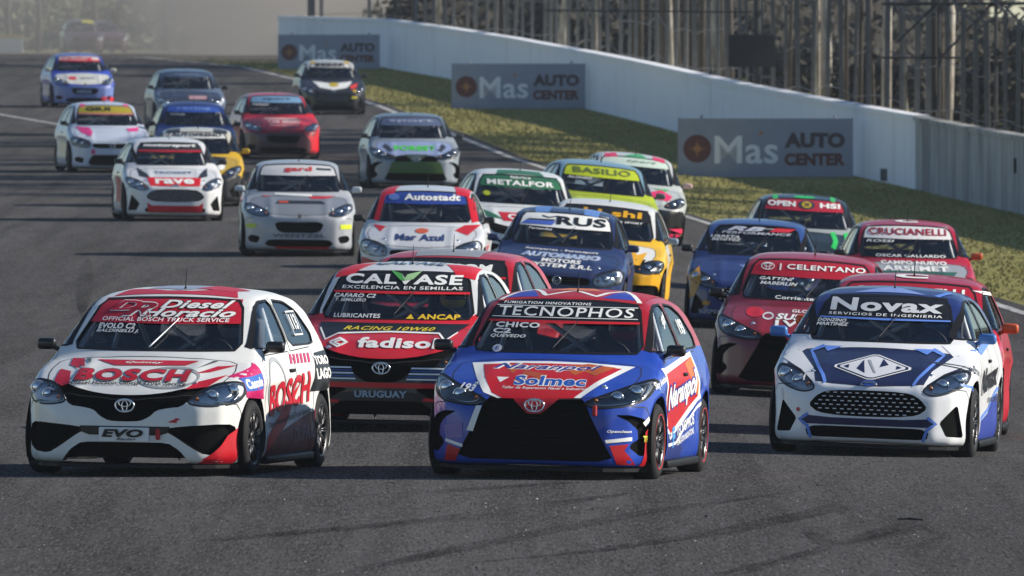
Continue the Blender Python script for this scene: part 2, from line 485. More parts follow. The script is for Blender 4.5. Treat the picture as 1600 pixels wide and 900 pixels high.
def build_style(key):
    p = STYLES[key]; st = Style(); st.p = p; st.key = key
    if p['w'] > 1.01:
        for k in ('mask', 'light', 'vent', 'lower', 'ws'):
            if p.get(k): p[k] = [(x*p['w'], z) for x, z in p[k]]
    f = body_field(p)
    V, F, N = surface_net(f, (-1.0, -2.15, .02), (1.0, 2.05, 1.6), .036)
    Vl = [Vector(v) for v in V.tolist()]
    bvh = BVHTree.FromPolygons(Vl, F.tolist()); st.bvh = bvh
    bm = bmesh.new(); vv = [bm.verts.new(v) for v in V.tolist()]
    for q in F.tolist():
        if len(set(q)) == 4: bm.faces.new([vv[i] for i in q])
    bm.normal_update()
    lay = bm.faces.layers.int.new('part')
    cz = p['cz']
    front = lambda g: g.normal.y < .05 and g.calc_center_median().y < 0
    # panes
    (a, za), (b, zb) = p['ws']
    ws = chaikin([(-a, za), (-a*.5, za-.005), (0, za-.004), (a*.5, za-.005), (a, za), (b, zb), (b*.55, zb+.018), (0, zb+.024), (-b*.55, zb+.018), (-b, zb)], 1, .14)
    dz = p['rz']-1.445
    sf = chaikin([(-.80, .985), (-.72, 1.03), (-.30, 1.285+dz), (-.12, 1.335+dz), (.22, 1.345+dz), (.22, .985)], 1, .12)
    sr = chaikin([(.30, .99), (.30, 1.345+dz), (.72, 1.325+dz), (1.0, 1.25+dz), (1.20, 1.08), (1.17, .995)], 1, .14)
    bw = chaikin([(-.55, 1.03), (.55, 1.03), (.47, 1.27+dz), (-.47, 1.27+dz)], 1, .14)
    kill = []
    def cutdel(poly, axis, filt):
        fs = bmcut(bm, poly, axis, filt); bmesh.ops.delete(bm, geom=fs, context='FACES')
    sideR = lambda g: g.normal.x > -.25 and g.calc_center_median().x > .45
    sideL = lambda g: g.normal.x < .25 and g.calc_center_median().x < -.45
    cutdel(ws, 'F', front)
    cutdel(bw, 'B', lambda g: g.normal.y > .05 and g.calc_center_median().y > .9)
    for poly in (sf, sr):
        cutdel(poly, 'R', sideR); cutdel([(-y, z) for y, z in poly][::-1], 'L', sideL)
    for wy in WELLS:
        c = ellipse(wy, .30, .355, .355, 30)
        cutdel(c, 'R', sideR); cutdel([(-y, z) for y, z in c], 'L', sideL)
    mask = chaikin(mirror(p['mask']), 1, .2)
    openings = [('grille', mask)]
    if p['lower']: openings.append(('lower_intake', chaikin(mirror(p['lower']), 1, .15)))
    lights = []; vents = []
    for s in (1, -1):
        lp = chaikin([(x*s, z) for x, z in p['light']], 2, .22); lights.append(lp)
        vents.append(chaikin([(x*s, z) for x, z in p['vent']], 1, p.get('vq', .2)))
    for nm, q in openings: cutdel(q, 'F', front)
    for q in lights+vents: cutdel(q, 'F', front)
    # panels
    hoodp = chaikin([(-.70, -1.06), (-.74, -1.35), (-.68, -1.70), (-.50, -1.86), (0, -1.93), (.50, -1.86), (.68, -1.70), (.74, -1.35), (.70, -1.06), (.4, -1.12), (0, -1.145), (-.4, -1.12)], 1, .2)
    for g in bmcut(bm, hoodp, 'T', lambda g: g.normal.z > .15 and g.calc_center_median().z > .5 and g.calc_center_median().y < -.7): g[lay] = 1
    door = chaikin([(-.82, .25), (-.86, .5), (-.83, .93), (.27, .95), (.27, .22), (-.78, .22)], 1, .1)
    for g in bmcut(bm, door, 'R', sideR): g[lay] = 4
    for g in bmcut(bm, [(-y, z) for y, z in door], 'L', sideL): g[lay] = 4
    bump = [(-2.3, .0), (-1.56, .0), (-1.56, .50), (-1.60, .57), (-1.95, .585), (-2.3, .585)]
    nohood = lambda g: g[lay] == 0 and g.calc_center_median().y < -1.3
    for g in bmcut(bm, bump, 'R', nohood): g[lay] = 3
    for g in bm.faces:
        if g[lay] == 0:
            c = g.calc_center_median()
            if c.z > cz+.075 and c.y > -1.2: g[lay] = 2
    # split into meshes with the field's own normals
    bm.verts.ensure_lookup_table(); bm.verts.index_update()
    co = np.array([v.co[:] for v in bm.verts]); nn = grad(f, co); nn /= np.maximum(np.linalg.norm(nn, axis=1, keepdims=True), 1e-9)
    st.parts = []
    def add(name, me, mat, parent=None): st.parts.append((name, me, mat, parent)); return me
    def sub_mesh(name, faces, shift=0.0, flip=False):
        ids = {}; fs = []
        for g in faces:
            q = [ids.setdefault(v.index, len(ids)) for v in g.verts]; fs.append(q[::-1] if flip else q)
        k = np.array(list(ids.keys()))
        me = mesh(name, (co[k]+nn[k]*shift).tolist(), fs, True)
        me.normals_split_custom_set_from_vertices(((-nn[k]) if flip else nn[k]).tolist())
        return me
    by = {}
    for g in bm.faces:
        k = g[lay]
        if k == 4: k = 4 if g.calc_center_median().x > 0 else 5
        by.setdefault(k, []).append(g)
    for k, nm, mk in ((0, 'body', 'body'), (1, 'hood', 'hood'), (2, 'roof', 'roof'), (3, 'front_bumper', 'bumper'), (4, 'door', 'door'), (5, 'door', 'door')):
        add(nm, sub_mesh(nm, by[k]), mk)
    add('cabin_lining', sub_mesh('cabin_lining', [g for g in bm.faces if g.calc_center_median().z > .62 and -1.25 < g.calc_center_median().y < 1.75], -.022, True), M_LINING)
    bm.free()
    # glass
    add('windscreen', patch(ws, bvh, 'F', -.007, name='windscreen'), M_GLASS)
    add('rear_window', patch(bw, bvh, 'B', -.007, name='rear_window'), M_GLASS)
    for poly in (sf, sr):
        add('side_window', patch(poly, bvh, 'R', -.007, name='side_window'), M_GLASS)
        add('side_window', patch([(-y, z) for y, z in poly][::-1], bvh, 'L', -.007, name='side_window'), M_GLASS)
    bmw = bmesh.new()
    def merge(b2):
        tmp = bpy.data.meshes.new('t'); b2.to_mesh(tmp); b2.free(); bmw.from_mesh(tmp); bpy.data.meshes.remove(tmp)
    merge(line_patch(ws+[ws[0]], .016, bvh, 'F', .003))
    for poly in (sf, sr):
        merge(line_patch(poly+[poly[0]], .016, bvh, 'R', .003)); q = [(-y, z) for y, z in poly]; merge(line_patch(q+[q[0]], .016, bvh, 'L', .003))
    add('window_seal', bm_mesh('window_seal', bmw, True), M_BLACK)
    bmw = bmesh.new()
    merge(line_patch(hoodp+[hoodp[0]], .008, bvh, 'T', .0015))
    merge(line_patch(door+[door[0]], .009, bvh, 'R', .0015)); q = [(-y, z) for y, z in door]; merge(line_patch(q+[q[0]], .009, bvh, 'L', .0015))
    for s in ('R', 'L'):
        k = 1 if s == 'R' else -1
        merge(line_patch([(k*y, z) for y, z in ((-1.56, .18), (-1.56, .50), (-1.60, .57), (-1.80, .583))], .008, bvh, s, .0015))
        merge(line_patch([(k*y, z) for y, z in ((.27, .95), (.98, .97), (1.02, .75), (.90, .60), (.84, .42))], .008, bvh, s, .0015))
        merge(line_patch([(k*y, z) for y, z in ((.26, .95), (.26, 1.36+dz))], .02, bvh, s, .0015))
    add('panel_gap', bm_mesh('panel_gap', bmw, True), M_GAP)
    # openings
    for nm, q in openings:
        add(nm, recess_mesh(q, bvh, 'F', .055 if nm == 'grille' else .08, nm), M_VOID)
    for q in vents: add('side_intake', recess_mesh(q, bvh, 'F', .06, 'side_intake'), M_VOID)
    ml = [x for x, z in p['mask']]; zs = [z for x, z in p['mask']]
    if p['slats']:
        for i in range(p['slats']):
            z = min(zs)+(max(zs)-min(zs))*(i+.7)/(p['slats']+.4)
            ii = [x*.01 for x in range(-70, 71) if inside(mask, x*.01, z)]
            if len(ii) < 8: continue
            b2 = MB(); pts = []
            for u in np.linspace(min(ii)+.01, max(ii)-.01, 13):
                loc, no, d = hit(bvh, 'F', u, z)
                if loc is not None: pts.append(loc+d*.035)
            b2.tube(pts, .0075, 6)
            add('grille_slat', b2.mesh('grille_slat', True), M_BLACK if p['slats'] < 5 else M_VOID, 'grille')
    if p.get('dashes'):
        b2 = MB()
        for j in range(6):
            z = .355+.034*j
            for i in range(-8, 9):
                u = i*.062+(.031 if j % 2 else 0)
                if inside(mask, u-.03, z-.012) and inside(mask, u+.03, z+.012):
                    loc, no, d = hit(bvh, 'F', u, z)
                    b2.box(loc+d*.03, (.030, .01, .0085))
        o = add('grille_insert', b2.mesh('grille_insert'), M_SILVER, 'grille')
    if p.get('badge_panel'):
        add('badge_panel', patch(p['badge_panel'], bvh, 'F', .004, name='badge_panel'), 'badge', 'grille')
    # emblem
    kind, ez = p['emblem']
    loc, no, d = hit(bvh, 'F', 0, ez); ey = loc.y-.012
    mb = MB()
    if kind == 'rings':
        ring_tube(mb, 0, ey, ez, .075, .05, .008); ring_tube(mb, 0, ey, ez+.018, .048, .026, .006); ring_tube(mb, 0, ey, ez-.004, .022, .042, .006)
    elif kind == 'oval':
        mb.add([(x, ey, z) for x, z in ellipse(0, ez, .062, .026)]+[(x, ey+.015, z) for x, z in ellipse(0, ez, .066, .029)], [tuple(range(28))[::-1]]+[(i, (i+1) % 28, 28+(i+1) % 28, 28+i) for i in range(28)])
        ring_tube(mb, 0, ey, ez, .064, .027, .004)
    elif kind == 'lion':
        mb.add([(0, ey-.01, ez+.06), (-.035, ey, ez+.02), (-.02, ey, ez-.05), (.02, ey, ez-.05), (.035, ey, ez+.02)], [(0, 1, 2), (0, 2, 3), (0, 3, 4)])
    else:
        ring_tube(mb, 0, ey, ez, .05, .05, .007); mb.tube([(-.035, ey, ez+.03), (0, ey, ez-.035), (.035, ey, ez+.03)], .006, 6)
    add('emblem', mb.mesh('emblem', True), M_CHROME)
    # lamps
    for s, lp in zip((1, -1), lights):
        add('headlight', recess_mesh(lp, bvh, 'F', .035, 'headlight'), 'lamp')
        hx = np.mean([x for x, z in lp]); hz_ = np.mean([z for x, z in lp])
        cxm, czm = hx, hz_
        ins = [(cxm+(x-cxm)*.80, czm+(z-czm)*.76) for x, z in lp]
        pts = []
        for (u, z) in densify(ins+[ins[0]], .03, False):
            loc, no, d = hit(bvh, 'F', u, z)
            if loc is not None: pts.append(loc+d*.012)
        mb = MB(); mb.tube(pts, .0055, 6, cap=False); add('lamp_bezel', mb.mesh('lamp_bezel', True), M_CHROME, 'headlight:%d' % s)
        add('lamp_seal', bm_mesh('lamp_seal', line_patch(lp+[lp[0]], .012, bvh, 'F', .003), True), M_BLACK, 'headlight:%d' % s)
        ind = min(lp, key=lambda q: abs(q[0])); ind = (ind[0]*.72+cxm*.28, ind[1]*.72+czm*.28)
        loc, no, d = hit(bvh, 'F', *ind)
        if loc is not None:
            mb = MB(); mb.add(*dome((loc.x, loc.y+.02, loc.z), .022, .6, 10, 3)); add('indicator', mb.mesh('indicator', True), M_AMBER, 'headlight:%d' % s)
        for du, dr in ((-.05, .040), (.075, .047)):
            u = hx+du*s; z = hz_+(du*.35)
            loc, no, d = hit(bvh, 'F', u, z)
            if loc is None: continue
            mb = MB(); mb.add(*dome((loc.x, loc.y+.034, loc.z), dr, .7)); 
            add('lens', mb.mesh('lens', True), M_CHROME, 'headlight:%d' % s)
            mb = MB(); ring_tube(mb, loc.x, loc.y+.028, loc.z, dr+.008, dr+.008, .006, 18)
            add('lens_ring', mb.mesh('lens_ring', True), M_CHROME, 'headlight:%d' % s)
        add('lamp_cover', patch(lp, bvh, 'F', .001, name='lamp_cover'), M_LENS, 'headlight:%d' % s)
    # wheel wells
    for wy in WELLS:
        for s in (1, -1):
            mb = MB(); ang = [R(-28)+R(236)*i/22 for i in range(23)]
            vs_ = [(s*x*p['w'], wy+.357*math.cos(t), .30+.357*math.sin(t)) for x in (.835, .50) for t in ang]
            mb.add(vs_, [(i, i+1, 24+i, 23+i) for i in range(22)]+[tuple(range(23, 46))])
            add('wheel_arch', mb.mesh('wheel_arch', True), M_VOID)
    # splitter and sills
    yn = p['yn']
    pts = [(0, -yn-.008), (.3, -yn+.005), (.55, -yn+.07), (.70, -yn+.20), (.80, -yn+.42), (.85, -1.60)]
    o_ = [(-x*p['w']*.95, y) for x, y in pts[::-1]]+[(x*p['w']*.95, y) for x, y in pts[1:]]; n = len(o_)
    mb = MB(); mb.add([(x, y, z) for z in (.072, .100) for x, y in o_], [tuple(range(n))[::-1], tuple(range(n, 2*n))]+[(i, (i+1) % n, n+(i+1) % n, n+i) for i in range(n)])
    add('splitter', mb.mesh('splitter'), M_BLACK)
    for s in (1, -1):
        add('side_skirt', bm_mesh('side_skirt', rounded_box((s*.835*p['w'], 0, .115), (.07, 1.72, .06), .015), True), M_BLACK)
        b2 = rounded_box((s*.885*p['w'], -.70, 1.0), (.150, .085, .090), .03, 3)
        tmp = MB(); tmp.tube([(s*.78*p['w'], -.68, .95), (s*.86*p['w'], -.69, .985)], .018, 8)
        t2 = tmp.mesh('t'); b2.from_mesh(t2)
        add('door_mirror', bm_mesh('door_mirror', b2, True), 'mirror')
        b2 = rounded_box((s*.845*p['w'], .12, .80), (.03, .17, .028), .01)
        add('door_handle', bm_mesh('door_handle', b2, True), M_BLACK)
    for s in (1, -1):
        loc, no, d = hit(bvh, 'T', s*.50, -1.66)
        mb = MB(); mb.tube([loc-no*.005, loc+no*.004], .024, 12); mb.tube([loc+no*.003, loc+no*.016], .008, 8); add('hood_pin', mb.mesh('hood_pin', True), M_CHROME)
    sx, sz = p.get('strap', (.27, .335)); loc, no, d = hit(bvh, 'F', sx, sz)
    add('tow_strap', bm_mesh('tow_strap', rounded_box((sx, loc.y-.012, sz), (.034, .03, .085), .008, 1)), M_STRAP)
    # wiper, aerial, tow strap
    pts = []
    for t in np.linspace(0, 1, 9):
        loc, no, d = hit(bvh, 'F', -.02+.15*t, p['ws'][0][1]+.005+.22*t)
        pts.append(loc+no*.018)
    mb = MB(); mb.tube(pts, [.006]*5+[.004]*4, 6); add('wiper', mb.mesh('wiper', True), 'wiper')
    loc, no, d = hit(bvh, 'T', .02, .05)
    mb = MB(); mb.tube([loc, loc+Vector((0, .02, .02)), loc+Vector((0, .05, .17))], [.012, .006, .002], 6); add('aerial', mb.mesh('aerial', True), M_BLACK)
    # cabin
    mb = MB(); mb.box((0, -.67, .80), (1.26, .34, .16)); mb.box((.36, -.60, .89), (.34, .18, .07)); add('dashboard', mb.mesh('dashboard'), M_LINING)
    mb = MB(); mb.box((0, .2, .34), (1.5, 2.3, .04)); add('floor_pan', mb.mesh('floor_pan'), M_LINING)
    cage = MB(); rr = .021; dzz = dz
    for s in (1, -1):
        cage.tube([(s*.66, -.80, .60), (s*.655, -.76, .95), (s*.535, -.20, 1.315+dzz), (s*.52, .45, 1.355+dzz)], rr)
        cage.tube([(s*.66, .45, .40), (s*.645, .45, .95), (s*.52, .45, 1.355+dzz)], rr)
        cage.tube([(s*.52, .45, 1.355+dzz), (s*.50, 1.35, .80)], rr)
    cage.tube([(-.52, .45, 1.355+dzz), (.52, .45, 1.355+dzz)], rr); cage.tube([(-.535, -.20, 1.315+dzz), (.535, -.20, 1.315+dzz)], rr)
    cage.tube([(-.52, .45, 1.355+dzz), (.64, .45, .55)], rr); cage.tube([(-.50, 1.35, .80), (.52, .45, 1.33+dzz)], rr)
    add('roll_cage', cage.mesh('roll_cage', True), M_CAGE)
    b2 = rounded_box((.36, .25, .52), (.46, .48, .2), .05); t = rounded_box((.36, .46, .85), (.46, .14, .62), .05)
    tm = bpy.data.meshes.new('t'); t.to_mesh(tm); t.free(); b2.from_mesh(tm)
    for k in (-1, 1):
        t = rounded_box((.36+k*.19, .38, 1.07), (.07, .26, .26), .03); t.to_mesh(tm); t.free(); b2.from_mesh(tm)
    add('seat', bm_mesh('seat', b2, True), M_SEAT)
    mb = MB(); n = 22
    mb.tube([(.36+.165*math.cos(2*PI*i/n), -.42-.05*math.sin(2*PI*i/n), .90+.155*math.sin(2*PI*i/n)) for i in range(n+1)], .014, 6, cap=False)
    mb.tube([(.36, -.42, .90), (.36, -.62, .84)], .025, 8); mb.box((.36, -.42, .90), (.30, .02, .04)); add('steering_wheel', mb.mesh('steering_wheel', True), M_BLACK)
    if p.get('plate'):
        x, z, w_, h_ = p['plate']; loc, no, d = hit(bvh, 'F', x, z)
        add('number_plate', bm_mesh('number_plate', rounded_box((x, loc.y-.006, z), (w_, .02, h_), .006, 1)), 'plate')
    return st
# wheel, shared by all cars
def wheel_meshes():
    t = MB(); hw = .108
    t.lathe([(-hw+.012, .205), (-hw, .225), (-hw+.004, .262), (-hw+.022, .291), (-hw+.05, .300), (0, .302), (hw-.05, .300), (hw-.022, .291), (hw-.004, .262), (hw, .225), (hw-.012, .205)], 'x', 44, closed=True)
    r = MB()
    r.lathe([(-hw+.01, .205), (hw-.006, .213), (hw-.004, .203), (hw-.03, .188), (-hw+.02, .185)], 'x', 44)
    for k in range(10):
        a = 2*PI*k/10
        for da in (-.075, .075):
            p0 = Vector((hw-.035, .045*math.cos(a+da*2), .045*math.sin(a+da*2))); p1 = Vector((hw-.022, .195*math.cos(a+da), .195*math.sin(a+da)))
            r.tube([p0, (p0+p1)/2+Vector((.006, 0, 0)), p1], [.012, .010, .012], 5)
    r.lathe([(hw-.06, .001), (hw-.018, .03), (hw-.02, .055), (hw-.05, .06)], 'x', 18)
    d = MB(); d.lathe([(.01, .05), (.02, .15), (.0, .15), (-.01, .05)], 'x', 30, closed=True)
    e = MB(); e.lathe([(hw-.008, .214), (hw+.001, .219), (hw-.001, .206), (hw-.008, .208)], 'x', 44, closed=True)
    return t.mesh('wheel', True), r.mesh('rim', True), d.mesh('brake_disc', True), e.mesh('rim_edge', True)
WHEEL = wheel_meshes()
TEXTS = {}
def text_bm(s, bold, shear, space):
    key = (s, bold, shear, space)
    if key not in TEXTS:
        cu = bpy.data.curves.new('t', 'FONT'); cu.body = s; cu.size = 1; cu.offset = bold; cu.shear = shear; cu.resolution_u = 3; cu.space_character = space
        ob = bpy.data.objects.new('t', cu); TEXTS[key] = bpy.data.meshes.new_from_object(ob)
        bpy.data.objects.remove(ob)
    bm = bmesh.new(); bm.from_mesh(TEXTS[key]); return bm
def text_uv(s, cx, cy, wd, ht, bold=.018, shear=0, rot=0, space=1.05, arc=0):
    bm = text_bm(s, bold, shear, space)
    if not bm.verts: return bm
    x0 = min(v.co.x for v in bm.verts); x1 = max(v.co.x for v in bm.verts); y0 = min(v.co.y for v in bm.verts); y1 = max(v.co.y for v in bm.verts)
    if wd is None: wd = ht*(x1-x0)/(y1-y0)
    c, sn = math.cos(R(rot)), math.sin(R(rot))
    for v in bm.verts:
        a = ((v.co.x-x0)/(x1-x0)-.5)*wd; b = ((v.co.y-y0)/(y1-y0)-.5)*ht + arc*(1-(2*a/wd)**2)
        v.co = Vector((cx+a*c-b*sn, cy+a*sn+b*c, 0))
    return bm
# ------------------------------------------------------------------ ground and track
def sheet(xs, ys, zoff, warp=None):
    V = []; F = []; nx = len(xs)
    for y in ys:
        for x in xs:
            X = x if warp is None else warp(x, y)
            V.append((X, y, gzf(X, y)+zoff))
    for j in range(len(ys)-1):
        for i in range(nx-1): F.append((j*nx+i, j*nx+i+1, (j+1)*nx+i+1, (j+1)*nx+i))
    return V, F
def tex_mat(name, build, matte=False):
    m, t, b = newmat(name); build(t, b)
    if matte:       # rough ground: no sheen at grazing angles
        d = t.nodes.new('ShaderNodeBsdfDiffuse'); d.inputs['Roughness'].default_value = .6; out = d.outputs[0]
        if b.inputs['Base Color'].is_linked: t.links.new(b.inputs['Base Color'].links[0].from_socket, d.inputs[0])
        else: d.inputs[0].default_value = b.inputs['Base Color'].default_value
        if b.inputs['Alpha'].is_linked:
            tr = t.nodes.new('ShaderNodeBsdfTransparent'); mx = t.nodes.new('ShaderNodeMixShader')
            t.links.new(b.inputs['Alpha'].links[0].from_socket, mx.inputs[0]); t.links.new(tr.outputs[0], mx.inputs[1]); t.links.new(d.outputs[0], mx.inputs[2]); out = mx.outputs[0]
        t.links.new(out, [n for n in t.nodes if n.type == 'OUTPUT_MATERIAL'][0].inputs[0])
    return m
def N_(t, kind, **kw):
    n = t.nodes.new(kind)
    for k, v in kw.items(): n.inputs[k].default_value = v
    return n
def mapped_noise(t, sc, scale, detail=5, rough=.6):
    tc = t.nodes.new('ShaderNodeTexCoord'); mp = t.nodes.new('ShaderNodeMapping'); mp.inputs['Scale'].default_value = sc
    t.links.new(tc.outputs['Object'], mp.inputs[0])
    n = N_(t, 'ShaderNodeTexNoise', Scale=scale, Detail=detail, Roughness=rough); t.links.new(mp.outputs[0], n.inputs['Vector'])
    return n
def mixc(t, fac, a, b, blend='MIX'):
    mx = t.nodes.new('ShaderNodeMix'); mx.data_type = 'RGBA'; mx.blend_type = blend
    for i, v in ((6, a), (7, b)):
        if isinstance(v, tuple): mx.inputs[i].default_value = (*v, 1)
        else: t.links.new(v, mx.inputs[i])
    if isinstance(fac, float): mx.inputs[0].default_value = fac
    else: t.links.new(fac, mx.inputs[0])
    return mx.outputs[2]
def rng(t, src, a, b, c=0.0, d=1.0):
    r = t.nodes.new('ShaderNodeMapRange'); t.links.new(src, r.inputs[0])
    for i, v in enumerate((a, b, c, d)): r.inputs[i+1].default_value = v
    return r.outputs[0]
def asphalt(t, b):
    big = mapped_noise(t, (1, .045, 1), .35, 4); strk = mapped_noise(t, (1, .02, 1), 2.2, 6); fine = mapped_noise(t, (1, .10, 1), 26, 4, .8); mot = mapped_noise(t, (1, .07, 1), 3.5, 6, .7)
    c = mixc(t, rng(t, big.outputs[0], .35, .65), (.080, .076, .076), (.112, .107, .106))
    c = mixc(t, rng(t, strk.outputs[0], .46, .68, 0, .65), c, (.042, .040, .040))
    c = mixc(t, rng(t, mot.outputs[0], .48, .66, 0, .5), c, (.048, .046, .046)); f2 = mapped_noise(t, (1, .035, 1), 61, 2, .6); c = mixc(t, rng(t, fine.outputs[0], .50, .70, 0, .6), c, (.155, .15, .147)); c = mixc(t, rng(t, f2.outputs[0], .45, .30, 0, .8), c, (.030, .029, .029)); c = mixc(t, rng(t, f2.outputs[0], .56, .70, 0, .8), c, (.16, .155, .15))
    t.links.new(c, b.inputs['Base Color'])
    t.links.new(rng(t, strk.outputs[0], .3, .7, .82, .62), b.inputs['Roughness'])
    b.inputs['Specular IOR Level'].default_value = .03
def grass_m(t, b):
    big = mapped_noise(t, (1, .12, 1), .8, 5); fine = mapped_noise(t, (1, .15, 1), 14, 5, .75)
    c = mixc(t, rng(t, big.outputs[0], .35, .65), (.27, .25, .095), (.36, .32, .135))
    c = mixc(t, rng(t, fine.outputs[0], .35, .7, 0, .45), c, (.20, .19, .06))
    t.links.new(c, b.inputs['Base Color']); b.inputs['Roughness'].default_value = .95; b.inputs['Specular IOR Level'].default_value = .1
M_ASPH = tex_mat('asphalt', asphalt, True); M_GRASS = tex_mat('verge_grass', grass_m, True)
ysn = list(np.arange(-40, 700, 6.0))+list(np.arange(700, 1600, 60.0))
xsn = list(np.arange(-400, -40, 40.0))+list(np.arange(-40, 30, 1.0))+list(np.arange(30, 420, 40.0))
g = link('ground', mesh('ground', *sheet(xsn, ysn, -.035), True), None, M_GRASS); tag(g, kind='structure')
# right edge of the track, traced from the painted line
EDGE = [unproj(*p) for p in ((1600, 490), (1540, 470), (1330, 412), (1115, 352), (930, 290), (800, 247), (700, 207), (590, 165), (470, 126), (380, 105))]
k0 = (EDGE[0][0]-EDGE[3][0])/(EDGE[0][1]-EDGE[3][1])
EDGE = [(EDGE[0][0]+k0*(yy-EDGE[0][1]), yy) for yy in (-40, 60, 120)]+EDGE+[(-12, 503), (-17, 514), (-27, 521), (-60, 528)]
EX = np.array([e[0] for e in EDGE]); EY = np.array([e[1] for e in EDGE])
def edge_x(y): return float(np.interp(y, EY, EX))
cols = np.linspace(0, 1, 60)
ysT = list(np.arange(-40, 440, 5.0))+list(np.arange(440, 527, 1.5))
def twarp(u, y):
    r = edge_x(y)+.35; l = min(r-15, -15-max(0, y-480)*1.0); return r+(l-r)*u
tk = link('track', mesh('track', *[sheet(cols, ysT, 0, twarp)[0], [q[::-1] for q in sheet(cols, ysT, 0, twarp)[1]]], True), None, M_ASPH); tag(tk, kind='structure')
def wpaint(t, b):
    n = mapped_noise(t, (1, .1, 1), 9, 6, .7)
    t.links.new(mixc(t, rng(t, n.outputs[0], .42, .68), (.62, .61, .58), (.20, .195, .19)), b.inputs['Base Color']); b.inputs['Roughness'].default_value = .7
M_LINE = tex_mat('line_paint', wpaint, True)
def ribbon(name, pts, wd, zoff, mat, step=2.0, taper=False):
    P = densify(pts, step, False); V = []; F = []
    for i, (x, y) in enumerate(P):
        a = P[max(i-1, 0)]; b = P[min(i+1, len(P)-1)]; dx, dy = b[0]-a[0], b[1]-a[1]; L = math.hypot(dx, dy) or 1
        for s in (-.5, .5):
            wv = wd*(math.sin(PI*(i+.3)/(len(P)-.4))**.5 if taper else 1); X, Y = x+s*wv*dy/L, y-s*wv*dx/L; V.append((X, Y, gzf(X, Y)+zoff))
    for i in range(len(P)-1): F.append((2*i, 2*i+1, 2*i+3, 2*i+2))
    o = link(name, mesh(name, V, F), None, mat); return o
tag(ribbon('edge_line', EDGE[:-2], .16, .006, M_LINE), kind='structure')
a, b_ = unproj(-60, 168), unproj(118, 199); c_ = unproj(232, 222)
tag(ribbon('lane_line', [a, b_, c_], .14, .006, M_LINE), kind='structure')
# tyre marks
def skidm(t, b):
    n = mapped_noise(t, (1, .08, 1), 18, 6, .75)
    b.inputs['Base Color'].default_value = (.022, .021, .022, 1); b.inputs['Roughness'].default_value = .7
    n2 = mapped_noise(t, (1, .12, 1), .55, 3, .6); ml = t.nodes.new('ShaderNodeMath'); ml.operation = 'MULTIPLY'
    t.links.new(rng(t, n.outputs[0], .36, .66, .1, .8), ml.inputs[0]); t.links.new(rng(t, n2.outputs[0], .38, .62, .0, .8), ml.inputs[1]); t.links.new(ml.outputs[0], b.inputs['Alpha'])
M_SKID = tex_mat('tyre_mark', skidm, True)
for i, pp in enumerate([[(740, 880), (930, 862), (1130, 832), (1290, 798), (1480, 752)], [(1160, 898), (1250, 870), (1330, 845), (1420, 820), (1540, 770)], [(1380, 895), (1450, 850), (1500, 830)], [(1260, 830), (1330, 868), (1400, 893)],
        [(-20, 858), (330, 846), (700, 812), (980, 772)], [(500, 905), (760, 850), (1020, 800), (1240, 770)], [(128, 490), (134, 440), (138, 405)], [(1560, 800), (1330, 850), (1100, 905)], [(-20, 792), (300, 790), (640, 772), (900, 755)]]):
    q = [unproj(*p) for p in pp]
    tag(ribbon('tyre_mark', q, (.30, .22, .16, .2, .35, .26, .22, .18, .3)[i], .004+.0008*i, M_SKID, 1.0, True), kind='structure')
# pebbles and rubber crumbs
def scatter_rocks(name, n, ylo, yhi, mat, smin_, smax_):
    V = []; F = []
    for _ in range(n):
        py = random.uniform(ylo, yhi); px = random.uniform(-20, 1620)
        if random.random() < .5: px = random.gauss(1050, 330)
        x, y = unproj(px, py); z = gzf(x, y); r = random.uniform(smin_, smax_)*(1 if random.random() < .8 else 1.5); k = len(V)
        q = [(1, 0, 0), (-1, 0, 0), (0, 1, 0), (0, -1, 0), (0, 0, 1), (0, 0, -.4)]
        a = random.uniform(0, PI)
        for p in q:
            j = random.uniform(.6, 1.2)*r; X, Y_ = p[0]*math.cos(a)-p[1]*math.sin(a), p[0]*math.sin(a)+p[1]*math.cos(a)
            V.append((x+X*j, y+Y_*j, z+r*.5+p[2]*j*.8))
        F += [tuple(i+k for i in f) for f in ((0, 2, 4), (2, 1, 4), (1, 3, 4), (3, 0, 4), (2, 0, 5), (1, 2, 5), (3, 1, 5), (0, 3, 5))]
    o = link(name, mesh(name, V, F), None, mat); return o
tag(scatter_rocks('loose_stones', 75, 762, 898, plain('stone', (.42, .40, .37), .8), .005, .010), kind='stuff')
tag(scatter_rocks('rubber_crumbs', 70, 755, 898, plain('rubber_crumb', (.012, .012, .012), .8), .006, .013), kind='stuff')
x, y = unproj(1422, 814)
mb = MB(); mb.tube([(x-.09, y, gzf(x, y)+.012), (x, y+.02, gzf(x, y)+.016), (x+.09, y-.1, gzf(x, y)+.01)], [.006, .009, .005], 6)
tag(mb.build('rubber_strip', M_BLACK, None), 'thin black strip of torn rubber lying on the near asphalt', 'debris')
